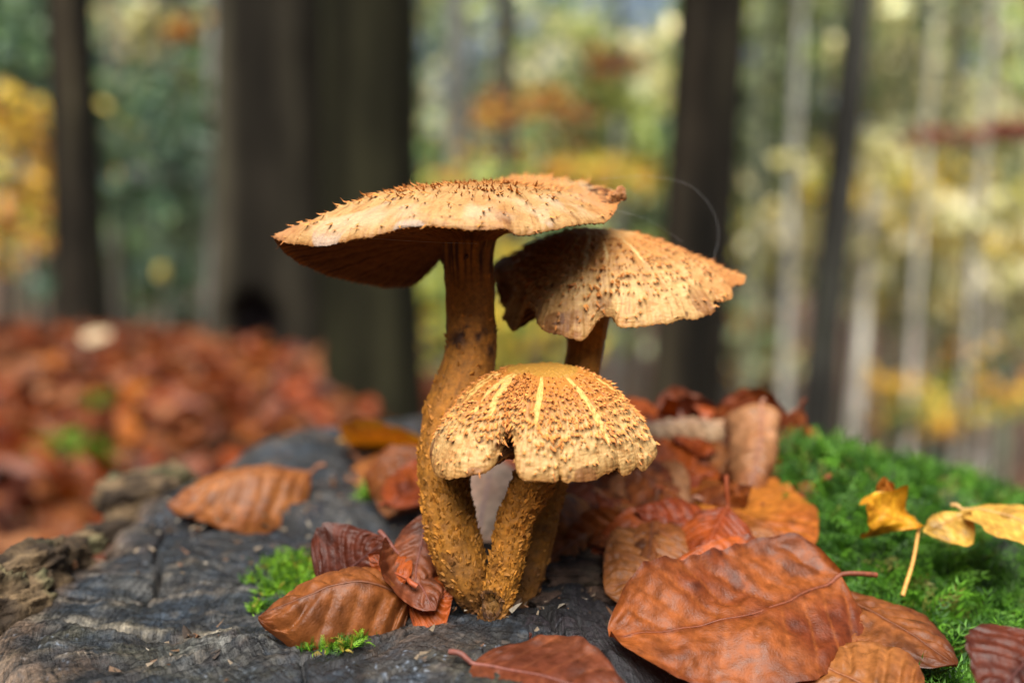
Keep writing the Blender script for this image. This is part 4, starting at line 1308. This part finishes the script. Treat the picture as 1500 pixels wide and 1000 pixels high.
# ------------------------------------------------------------------ leaf litter on the slope
def litter_tufts():
    for k, (px, d, lbl) in enumerate([(88, 1.35, 'fresh green moss tuft poking through the leaf litter'), (140, 1.75, 'dark green moss tuft poking through the leaf litter, beyond the fresh one')]):
        p = ground_pt(px, d)
        rr = np.random.default_rng(60 + k)
        a = rr.normal(0, 0.022, (420, 2))
        P = np.column_stack([p[0] + a[:, 0] * 1.3, p[1] + a[:, 1], p[2] + 0.040 - 12 * (a ** 2).sum(1)])
        V, t, c = moss_strands(P, np.tile((0, 0, 1.0), (420, 1)), 0.022, 60 + k, 1.0)
        o = link('moss', make_mesh('moss', V, None, t, c * ((1.9, 1.6, 1.0), (0.8, 0.9, 0.9))[k], smooth=False), M_MOSS)
        tag(o, lbl, 'moss', kind='stuff')
    b = ground_pt(112, 2.6) + np.array([0, 0, 0.06])
    leaf('large bleached white leaf on the crest of the leaf-covered slope', b, b + np.array([0.085, -0.01, 0.012]), (0.1, -0.55, 0.8), 0.055, 'bleached', seed=90, curl=(0.4, 0.3), crump=0.004, petiole=0.01)


def ground_pt(px, d):
    """where the ground lies under a picture column at a given distance"""
    p = at(px, 350, d)
    return np.array([p[0], p[1], float(ground_z(p[0], p[1]))])


def build_litter():
    r = np.random.default_rng(21)
    kinds = [('russet', 'russet', .27), ('rust', 'bright rust-red', .18), ('brown', 'dull brown', .16), ('tan', 'pale tan', .10), ('maroon', 'dark maroon', .19), ('pink', 'pinkish grey', .10), ('orange', 'golden orange', .05)]
    protos = {}
    for kk, (kind, word, pr) in enumerate(kinds):
        for j in range(3):
            P, U, Vv, vein, mid = leaf_arrays(0.070 + 0.006 * j, 0.044, nu=12, nv=7, seed=100 + kk * 5 + j, pleat=0.0, curl=((.4, .7), (1.0, .3), (-0.6, .8))[j], fold=(0.05, 0.05), arch=(0.06, -0.1, 0.12)[j], twist=(0.3, -0.6, 0.2)[j], crump=0.008, tipdrop=(0, .1, .15)[j])
            P[:, 0] -= 0.035
            c = leaf_colour(P, U, Vv, vein, mid, kind, 100 + kk * 5 + j)
            protos[(kind, j)] = (P, c, grid_quads(12, 7), make_mesh('litter_leaf', P, grid_quads(12, 7), None, c))
            protos[(kind, j)][3].materials.append(M_LEAF)
    n = 9500
    # denser near, thinning with distance
    y = 0.30 + 4.6 * r.uniform(0, 1, n) ** 1.35
    x = r.uniform(-1, 1, n) * (0.45 + 0.62 * (y + 0.25)) - 0.05 * y
    ok = np.hypot(x - SC[0], y - SC[1]) > 0.23
    x, y = x[ok], y[ok]
    m = 2600
    y2 = r.uniform(4.5, 16, m)
    x2 = r.uniform(-0.2, 0.75, m) * y2
    x, y = np.concatenate([x, x2]), np.concatenate([y, y2])
    n = len(x)
    z = ground_z(x, y) + 0.012 + r.uniform(0, 0.035, n)
    which = r.choice(len(kinds), n, p=np.array([k[2] for k in kinds]) / sum(k[2] for k in kinds))
    jj = r.integers(0, 3, n)
    rz = r.uniform(0, 2 * np.pi, n)
    rx, ry = r.normal(0, 0.38, n), r.normal(0, 0.38, n)
    sc = r.uniform(0.75, 1.25, n)
    pt = np.column_stack([x, y, z])
    px, py, d = proj(pt)
    vis = (px > -10) & (px < 640) & (py > 480) & (py < 830) & (d > 0.3)
    order = np.argsort(np.where(vis, d, 1e9))
    singles = set(order[:290].tolist())
    from mathutils import Euler
    Vb, Cb, Qb, off = [], [], [], 0
    groups = {k[0]: k[1] for k in kinds}
    for i in range(n):
        kind = kinds[which[i]][0]
        P, c, q, me = protos[(kind, int(jj[i]))]
        e = Euler((rx[i], ry[i], rz[i]))
        if i in singles:
            o = bpy.data.objects.new('litter_leaf', me)
            COL.objects.link(o)
            o.location = (float(x[i]), float(y[i]), float(z[i]))
            o.rotation_euler = e
            o.scale = (float(sc[i]),) * 3
            tag(o, groups[kind] + ' fallen leaf in the blurred litter behind the stump', 'leaf', groups[kind] + ' leaves in the litter')
        else:
            Rm = np.array(e.to_matrix())
            Vb.append((P * sc[i]) @ Rm.T + pt[i])
            Cb.append(c)
            Qb.append(q + off)
            off += len(P)
    o = link('leaf_litter', make_mesh('leaf_litter', np.vstack(Vb), np.vstack(Qb), None, np.vstack(Cb)), M_LEAF)
    tag(o, 'carpet of reddish fallen leaves covering the forest floor', 'leaf litter', kind='stuff')


build_litter()
litter_tufts()

# ------------------------------------------------------------------ trees
def leaf_cards(centers, size, cols, seed, flat=0.0):
    """small folded leaf pairs: 2 quads sharing a rib"""
    r = np.random.default_rng(seed)
    n = len(centers)
    X = r.normal(0, 1, (n, 3))
    X /= np.linalg.norm(X, axis=1, keepdims=True)
    Z = r.normal(0, 0.55, (n, 3)) + np.array([-0.17, -0.62, 0.78])          # leaves tilted to the sun to brighten the foliage
    Z -= X * np.sum(Z * X, 1, keepdims=True)
    Z /= np.linalg.norm(Z, axis=1, keepdims=True)
    Y = np.cross(Z, X)
    s = (size * r.uniform(0.6, 1.4, n))[:, None]
    c = centers
    v = [c - X * s, c + X * s, c - X * s * .25 + Y * s * .6 + Z * s * .2, c + X * s * .35 + Y * s * .5 + Z * s * .2, c - X * s * .25 - Y * s * .6 + Z * s * .2, c + X * s * .35 - Y * s * .5 + Z * s * .2]
    V = np.stack(v, 1).reshape(-1, 3)
    f = np.array([[0, 1, 3, 2], [1, 0, 4, 5]])
    Q = (f[None] + (np.arange(n) * 6)[:, None, None]).reshape(-1, 4)
    C = np.repeat(cols, 6, 0)
    return V, Q, C


PAL = {
    'green': [(0.035, 0.085, 0.03), (0.06, 0.13, 0.04), (0.14, 0.22, 0.07)],
    'bluegreen': [(0.03, 0.075, 0.045), (0.05, 0.11, 0.06), (0.12, 0.21, 0.12)],
    'lime': [(0.30, 0.38, 0.05), (0.46, 0.48, 0.08), (0.16, 0.24, 0.05)],
    'yellow': [(0.72, 0.52, 0.05), (0.62, 0.48, 0.07), (0.46, 0.42, 0.06)],
    'gold': [(0.60, 0.29, 0.03), (0.70, 0.42, 0.05), (0.46, 0.21, 0.03)],
    'orange': [(0.55, 0.18, 0.03), (0.42, 0.12, 0.025), (0.60, 0.26, 0.04)],
    'red': [(0.16, 0.035, 0.02), (0.22, 0.05, 0.025), (0.12, 0.03, 0.02)],
    'cream': [(0.76, 0.68, 0.36), (0.60, 0.58, 0.28), (0.80, 0.72, 0.46)],  # cream and sage: bright spots of light put into the leaf colour
    'sage': [(0.38, 0.46, 0.22), (0.18, 0.26, 0.11), (0.60, 0.64, 0.38)],
}


def trunk_mesh(base, top, r0, r1, seed, cols, n=28, m=46, flare=0.35, wob=0.02, hollow=None):
    s = np.linspace(0, 1, m) ** 1.3
    hgt = np.linalg.norm(np.asarray(top) - np.asarray(base))
    P = np.asarray(base)[None] + (np.asarray(top) - np.asarray(base))[None] * s[:, None]
    P[:, 0] += wob * hgt * 0.1 * np.sin(s * 5 + seed)
    P[:, 1] += wob * hgt * 0.1 * np.cos(s * 4 + seed)
    rad = (r0 + (r1 - r0) * s) * (1 + flare * np.exp(-s * hgt / (r0 * 2.2)))
    a = np.linspace(0, 2 * np.pi, n, endpoint=False)
    A, Sg = np.meshgrid(a, s, indexing='xy')
    A, Sg = A.ravel(), Sg.ravel()
    rr = np.repeat(rad, n)
    lob = 1 + 0.14 * np.exp(-Sg * hgt / (r0 * 3)) * np.sin(A * 4 + seed) + 0.05 * fbm(np.column_stack([np.cos(A) * 3, np.sin(A) * 3, Sg * hgt * 1.2]), 1.0, 3, seed)
    V = np.repeat(P, n, 0) + np.column_stack([np.cos(A) * rr * lob, np.sin(A) * rr * lob, np.zeros_like(A)])
    nz = fbm(np.column_stack([np.cos(A) * 2, np.sin(A) * 2, Sg * hgt * 0.7]), 1.0, 4, seed + 4)
    c = mixc(cols[0], cols[1], sstep(-0.4, 0.4, nz))
    pt = fbm(np.column_stack([np.cos(A) * 1.6, np.sin(A) * 1.6, Sg * hgt * 1.1]), 1.0, 5, seed + 9, 0.6)
    c = mixc(c, c * np.array([2.0, 2.2, 1.9]), sstep(0.08, 0.4, pt) * 0.7)
    c = mixc(c, c * 0.5, sstep(-0.1, -0.4, pt) * 0.7)
    if hollow is not None:
        hd = np.linalg.norm((V - hollow[0]) / np.asarray(hollow[1]), axis=1)
        hm = sstep(1.15, 0.75, hd)
        V = V + np.array([0, 1.0, 0]) * (hm * 0.10)[:, None]
        c = mixc(c, (0.006, 0.004, 0.005), hm)  # dark of the hollow painted on along with the dent
    return V, grid_quads(m, n, wrap_v=True)[:, ::-1], c


def clumped(r, n, c, rad, nclump, tight=0.22):
    cc = r.normal(0, 1, (nclump, 3))
    cc /= np.linalg.norm(cc, axis=1, keepdims=True)
    cc *= r.uniform(0.15, 1.0, (nclump, 1)) ** 0.5
    k = r.integers(0, nclump, n)
    off = r.normal(0, tight, (n, 3)) * np.array([1, 1, 0.55])
    return np.asarray(c) + (cc[k] + off) * np.asarray(rad), k


BARK_DARK = ((0.006, 0.005, 0.0035), (0.030, 0.023, 0.015))
BARK_OLIVE = ((0.007, 0.0065, 0.003), (0.017, 0.016, 0.008))
BARK_GREY = ((0.13, 0.13, 0.115), (0.21, 0.21, 0.19))
BARK_GREEN = ((0.15, 0.17, 0.10), (0.27, 0.29, 0.19))
BARK_SUN_POLE = ((0.34, 0.33, 0.29), (0.50, 0.48, 0.43))  # sun on the brighter poles painted into their bark
BARK_SUNLIT = ((0.50, 0.46, 0.40), (0.68, 0.64, 0.58))  # sunlit trunks: the sun's brightness put into the bark colour
BARK_MID = ((0.07, 0.062, 0.05), (0.13, 0.115, 0.09))
tree_seed = [500]


def between(px):
    for lim, txt in ((110, 'outside the slim dark trunk'), (330, 'between the slim dark trunk and the close pair'), (620, 'behind the close pair of trunks'), (960, 'between the close pair and the thick leaning trunk'),
                     (1060, 'behind the thick leaning trunk'), (1215, 'between the thick leaning and the slender grey trunk')):
        if px < lim:
            return txt
    return 'beyond the slender grey trunk'




def tree(label, px0, px1, d, wpx, bark, H=9.0, crown=('green',), crown_c=None, crown_r=None, nleaf=500, lsize=0.12, name='tree', cat='tree', group=None, py_top=0, nclump=14, limbs=5, flare=0.3, hollow=None, res=(28, 46)):
    """px0 = column of the trunk at the picture's top edge, px1 = at its foot"""
    tree_seed[0] += 7
    sd_ = tree_seed[0]
    r = np.random.default_rng(sd_)
    foot = ground_pt(px1, d)
    foot[2] -= 0.05
    hi = at(px0, 0, d)
    dirv = hi - foot
    dirv = dirv / dirv[2]
    top = foot + dirv * H
    top[1] = foot[1] + 0.02 * H
    r0 = wpx / 2 * d / F
    root = thing(name, label, cat, foot, group)
    V, q, c = trunk_mesh(np.zeros(3), top - foot, r0, r0 * 0.45, sd_, bark, flare=flare, n=res[0], m=res[1], hollow=None if hollow is None else (at(*hollow[0]) - foot, hollow[1]))
    link('trunk', make_mesh('trunk', V, q, None, c), M_TRUNK, root)
    cc = (top - foot) * 0.92 if crown_c is None else np.asarray(crown_c) - foot
    cr = (1.8, 1.8, 1.6) if crown_r is None else crown_r
    # limbs
    Vl, Ql, off = [], [], 0
    for k in range(limbs):
        s0 = np.clip((cc[2] - cr[2] * r.uniform(0.2, 0.9)) / (top - foot)[2], 0.15, 0.95)
        a = (top - foot) * s0
        b = cc + r.normal(0, 0.5, 3) * np.asarray(cr)
        v_, q_ = tube([a, (a + b) / 2 + np.array([0, 0, 0.12 * cr[2]]), b], r0 * 0.22, r0 * 0.05, 6, 10)
        Vl.append(v_)
        Ql.append(q_ + off)
        off += len(v_)
    if Vl:
        Vl = np.vstack(Vl)
        link('limbs', make_mesh('limbs', Vl, np.vstack(Ql), None, np.tile(np.mean(bark, 0), (len(Vl), 1))), M_TRUNK, root)
    pal = np.array([p for cn in crown for p in PAL[cn]])
    C, k = clumped(r, nleaf, cc, cr, nclump)
    cols = pal[(k * 7 + r.integers(0, 2, nleaf)) % len(pal)] * r.uniform(0.7, 1.25, (nleaf, 1))
    Vc, Qc, Cc = leaf_cards(C, lsize, cols, sd_)
    link('crown', make_mesh('crown', Vc, Qc, None, Cc, smooth=False), M_FOL, root)
    return root


# trunks one can tell apart
tree('dark left trunk of the close pair, with a black hollow at its foot', 408, 402, 3.05, 166, ((0.012, 0.010, 0.007), (0.036, 0.031, 0.021)), H=8.5, crown=('green', 'yellow'), flare=0.12, res=(64, 220), hollow=((372, 478, 2.93), (0.075, 0.16, 0.10)))
tree('dark olive right trunk of the close pair, standing lower on the slope', 550, 551, 2.62, 146, BARK_OLIVE, H=8.0, crown=('green', 'yellow'), flare=0.10)
tree('slim dark trunk rising beyond the crest of the leaf-covered slope', 106, 118, 5.6, 76, BARK_DARK, H=9, crown=('green', 'gold'), flare=0.12)
tree('thick dark trunk leaning slightly, behind the drooping lobed cap', 1034, 998, 4.3, 118, BARK_DARK, H=9, crown=('green', 'yellow'), flare=0.1)
tree('slender grey trunk leaning outwards, beyond the moss cushion', 1250, 1186, 6.6, 54, ((0.022, 0.021, 0.018), (0.060, 0.057, 0.048)), H=9, crown=('lime', 'yellow'), flare=0.1)
tree('thin grey trunk next to the close pair of dark trunks', 672, 668, 10, 40, BARK_GREY, H=9, crown=('green', 'lime'), flare=0.1)
tree('thin darker trunk between the grey trunk and the bright yellow foliage', 741, 744, 9, 34, BARK_MID, H=9, crown=('green', 'lime'), flare=0.1)
tree('trunk painted sunlit-pale just past the slender leaning grey trunk', 1290, 1258, 11.5, 26, BARK_SUNLIT, H=3.7, crown=('cream', 'yellow'), crown_r=(1.4, 1.2, 1.0), flare=0.05)
tree('trunk painted sunlit-pale standing alone far off in the bright yellow foliage', 1475, 1448, 12.3, 30, BARK_SUNLIT, H=3.4, crown=('cream', 'yellow'), crown_r=(1.6, 1.2, 1.0), flare=0.05)
for i, (a, b, d, wpx) in enumerate([(170, 172, 13, 22), (318, 306, 12, 24), (1110, 1100, 13, 24), (1142, 1130, 15, 20), (1168, 1150, 12, 22), (1204, 1196, 17, 22), (1335, 1315, 16, 22), (1405, 1388, 14, 24), (1110, 1120, 20, 20), (235, 240, 18, 20), (1490, 1484, 20, 22), (905, 900, 19, 20), (268, 262, 15, 18)]):
    tree('slim trunk far off ' + between(a), a, b, d, wpx, BARK_GREY if i % 3 else BARK_MID, H=10, crown=('sage', 'lime') if i > 1 else ('green',), nleaf=350, lsize=0.16, group='slim trunks in the blurred wood', flare=0.05)

rs_ = np.random.default_rng(31)
for i, px in enumerate([1104, 1132, 1160, 1322, 1350, 1376, 1425, 1490]):
    pale = i in (2, 4, 6)
    d = (10.2, 11.6, 10.8, 12.2)[i % 4] + rs_.uniform(0, 0.6)
    tree(('very slim pole painted sunlit-pale ' if pale else 'very slim grey-green pole ') + between(px), px + 14 + rs_.uniform(-6, 8), px - 8, d, rs_.uniform(9, 16), BARK_SUN_POLE if pale else BARK_GREEN, H=9, crown=('cream', 'sage'), nleaf=260, lsize=0.14,
         group='pale poles on the sunny side' if pale else 'grey-green poles on the sunny side', flare=0.04, limbs=3)

# understorey: saplings and bushes with their foliage in view: label, px, py, d, rx, rz (m), palette, n, size, clumps
saps = [
    ('golden beech sapling at the edge of the wood beside the slim dark trunk', 25, 250, 7.5, 0.65, 0.75, ('gold', 'yellow'), 420, 0.06, 22),
    ('orange-tinged beech sapling below the golden one, beyond the slope', 15, 350, 9.0, 0.6, 0.45, ('orange', 'gold', 'green'), 260, 0.07, 12),
    ('twiggy sapling with a bunch of orange leaves above the wood, left of the close pair', 288, 42, 6.0, 0.16, 0.12, ('orange', 'gold'), 60, 0.035, 5),
    ('thin sapling with one bright yellow leaf left, beyond the slope', 236, 400, 4.2, 0.012, 0.012, ('yellow',), 5, 0.03, 1),
    ('broad yellow beech bush behind the cap of the tallest mushroom', 790, 275, 9.5, 1.05, 0.40, ('yellow', 'lime', 'gold'), 900, 0.07, 36),
    ('low yellow bush showing between the stems of the mushrooms', 700, 450, 8.0, 0.95, 0.55, ('yellow', 'lime'), 800, 0.07, 30),
    ('sapling with orange and russet leaves over the yellow bush', 790, 175, 7.0, 0.42, 0.22, ('orange', 'gold'), 170, 0.045, 12),
    ('russet-leaved spray of a sapling next to the thick leaning trunk', 900, 95, 7.0, 0.22, 0.10, ('orange', 'red'), 80, 0.045, 7),
    ('fresh green sapling beside the thick leaning trunk', 915, 140, 7.6, 0.26, 0.18, ('lime',), 120, 0.05, 8),
    ('young tree with dark red leaves in front of the bright foliage', 1420, 200, 5.5, 0.42, 0.05, ('red',), 120, 0.045, 9),
    ('cream-coloured beech in full sun beyond the slender grey trunk', 1400, 150, 13.2, 1.6, 1.3, ('cream', 'sage', 'cream'), 1100, 0.09, 40),
    ('pale sunlit beech lower down beyond the moss cushion', 1380, 390, 13.8, 1.7, 1.2, ('cream', 'sage', 'cream'), 1100, 0.09, 40),
    ('golden bush low on the far slope beyond the moss', 1340, 590, 11, 0.7, 0.35, ('yellow', 'gold', 'green'), 360, 0.07, 16),
    ('olive bush low on the far slope next to the golden one', 1450, 560, 12, 0.7, 0.4, ('green', 'lime', 'gold'), 360, 0.07, 16),
    ('light green beech between the thick and the slender trunk', 1140, 250, 14, 0.9, 1.4, ('sage', 'lime', 'bluegreen'), 700, 0.09, 30),
    ('yellowish low shrub between the thick and the slender trunk', 1110, 500, 12, 0.6, 0.6, ('sage', 'cream', 'gold'), 360, 0.08, 18),
    ('dark green spruce between the slim dark trunk and the close pair', 235, 230, 12, 0.9, 1.3, ('bluegreen', 'green'), 800, 0.09, 34),
    ('blue-green young spruce at the foot of the wood beyond the slope', 200, 400, 14, 1.3, 0.7, ('bluegreen', 'green'), 600, 0.09, 26),
    ('sage green tree seen just right of the close pair of trunks', 690, 140, 14, 0.8, 1.2, ('sage', 'bluegreen', 'cream'), 500, 0.09, 24),
    ('pale green tree high behind the yellow beech bush', 850, 110, 15, 1.3, 1.0, ('sage', 'cream', 'lime'), 800, 0.09, 32),
    ('dark green tree at the very edge of the wood on the leaf slope side', 30, 120, 11, 0.7, 0.9, ('green', 'bluegreen'), 420, 0.09, 20),
]
for (lab, px, py, d, rx, rz, pal, n, ls, ncl) in saps:
    c = at(px, py, d)
    tree_x = px + 6
    foot = ground_pt(tree_x, d)
    Hh = max(0.4, c[2] - foot[2] + rz * 0.3)
    tree(lab, tree_x, tree_x, d, max(2.0, 0.03 / d * F) if rx > 0.3 else 0.012 / d * F, BARK_MID, H=Hh, crown=pal, crown_c=c, crown_r=(rx, rx * 0.8, rz), nleaf=n, lsize=ls, name='sapling' if rx < 1.0 else 'beech_tree', cat='sapling' if rx < 1.0 else 'tree', nclump=ncl, limbs=3 if rx > 0.02 else 0, flare=0.1)

# the wood behind: whole trees, each with trunk and crown
r = np.random.default_rng(909)
words = [(('bluegreen', 'green'), 'dark spruce deep in the wood', 'dark spruces deep in the wood'),
         (('sage', 'lime', 'green'), 'light green beech far off', 'green beeches deep in the wood'),
         (('cream', 'sage', 'cream'), 'yellowing beech far off', 'yellowing beeches deep in the wood')]
for i in range(66):
    d = r.uniform(17, 44)
    px = -60 + (i * 0.618034 % 1.0) * 1620
    kind = 2 if px > 1180 else (1 if 600 < px <= 1180 else 0)
    if r.uniform() < 0.22:
        kind = int(r.integers(0, 3))
    pal, lab, grp = words[kind]
    foot = ground_pt(px, d)
    c = at(px, r.uniform(-90, 420), d)
    tree(lab + ' ' + between(px), px, px, d, r.uniform(10, 18), BARK_MID if kind else BARK_DARK, H=max(3.0, c[2] - foot[2] + 2.0), crown=pal, crown_c=c, crown_r=(r.uniform(1.0, 1.8) * d / 25, 1.2, r.uniform(1.5, 2.8) * d / 25), nleaf=520, lsize=0.20 * d / 25, group=grp, nclump=22, limbs=2, flare=0.05, name='spruce_tree' if kind == 0 else 'beech_tree')


# unseen young spruces, added behind and beside the stump to block low sky light
def shade_spruce(ang, dist, h, seed):
    r = np.random.default_rng(seed)
    x, y = dist * math.sin(ang), -0.2 + dist * math.cos(ang)
    foot = np.array([x, y, float(ground_z(x, y)) - 0.05])
    root = thing('spruce_tree', 'unseen young spruce added to block sky light, opposite the close pair of trunks', 'tree', foot, 'unseen spruces added to block sky light')
    V, q, c = trunk_mesh(np.zeros(3), np.array([0, 0, h]), 0.09, 0.02, seed, BARK_DARK, n=12, m=16)
    link('trunk', make_mesh('trunk', V, q, None, c), M_TRUNK, root)
    n = 1100
    t = r.uniform(0, 1, n) ** 1.3
    rad = (1 - t) * h * 0.40 * np.sqrt(r.uniform(0.1, 1, n)) + 0.1
    a = r.uniform(0, 2 * np.pi, n)
    C = np.column_stack([np.cos(a) * rad, np.sin(a) * rad, 0.15 + t * (h - 0.15) - rad * 0.15])
    cols = np.array(PAL['green'])[r.integers(0, 2, n)] * 0.8
    Vc, Qc, Cc = leaf_cards(C, 0.24, cols, seed)
    link('crown', make_mesh('crown', Vc, Qc, None, Cc, smooth=False), M_FOL, root)


for i in range(13):
    shade_spruce(R(62 + i * 19.7), 5.2 + 0.9 * math.sin(i * 2.3), 3.3 + 0.5 * math.sin(i * 1.7), 700 + i)

# ------------------------------------------------------------------ spider threads
def thread(label, pts, rad):
    Vt, q = tube([at(*p) for p in pts], rad, rad, 5, 60)
    o0 = Vt[0].copy()
    o = link('spider_thread', make_mesh('spider_thread', Vt - o0, q, None, None), M_SILK)
    o.location = tuple(o0)
    tag(o, label, 'spider thread')


thread('long looping spider thread from the tallest cap down to the lobed cap', [(880, 262, .285), (950, 258, .292), (1010, 272, .296), (1042, 305, .298), (1053, 345, .298), (1044, 382, .297)], 0.000011)
thread('short taut spider thread between the tallest cap and the crown of the lobed cap', [(903, 308, .272), (950, 322, .282), (1000, 354, .292)], 0.000011)
thread('spider thread stretched under the gills of the tallest cap to its stem', [(540, 349, .242), (620, 354, .248), (700, 357, .262)], 0.000011)


# ------------------------------------------------------------------ air between the trees
def build_haze():
    x0, x1, y0, y1, z0, z1 = -305, 305, -65, 405, -9.0, 24.0
    V = np.array([(x, y, z) for x in (x0, x1) for y in (y0, y1) for z in (z0, z1)])
    q = np.array([(0, 1, 3, 2), (4, 6, 7, 5), (0, 4, 5, 1), (2, 3, 7, 6), (0, 2, 6, 4), (1, 5, 7, 3)])
    m = bpy.data.materials.new('haze')
    m.use_nodes = True
    N = m.node_tree.nodes
    N.remove(N['Principled BSDF'])
    pv = N.new('ShaderNodeVolumePrincipled')
    pv.inputs['Color'].default_value = (0.96, 0.95, 0.88, 1)
    pv.inputs['Density'].default_value = 0.0008
    pv.inputs['Anisotropy'].default_value = 0.0
    m.node_tree.links.new(pv.outputs['Volume'], N['Material Output'].inputs['Volume'])
    o = link('haze', make_mesh('haze', V, q, None, None, smooth=False), m, kind='stuff')
    o['label'] = 'thin sunlit haze hanging between the trees of the wood'
    o['category'] = 'haze'


build_haze()
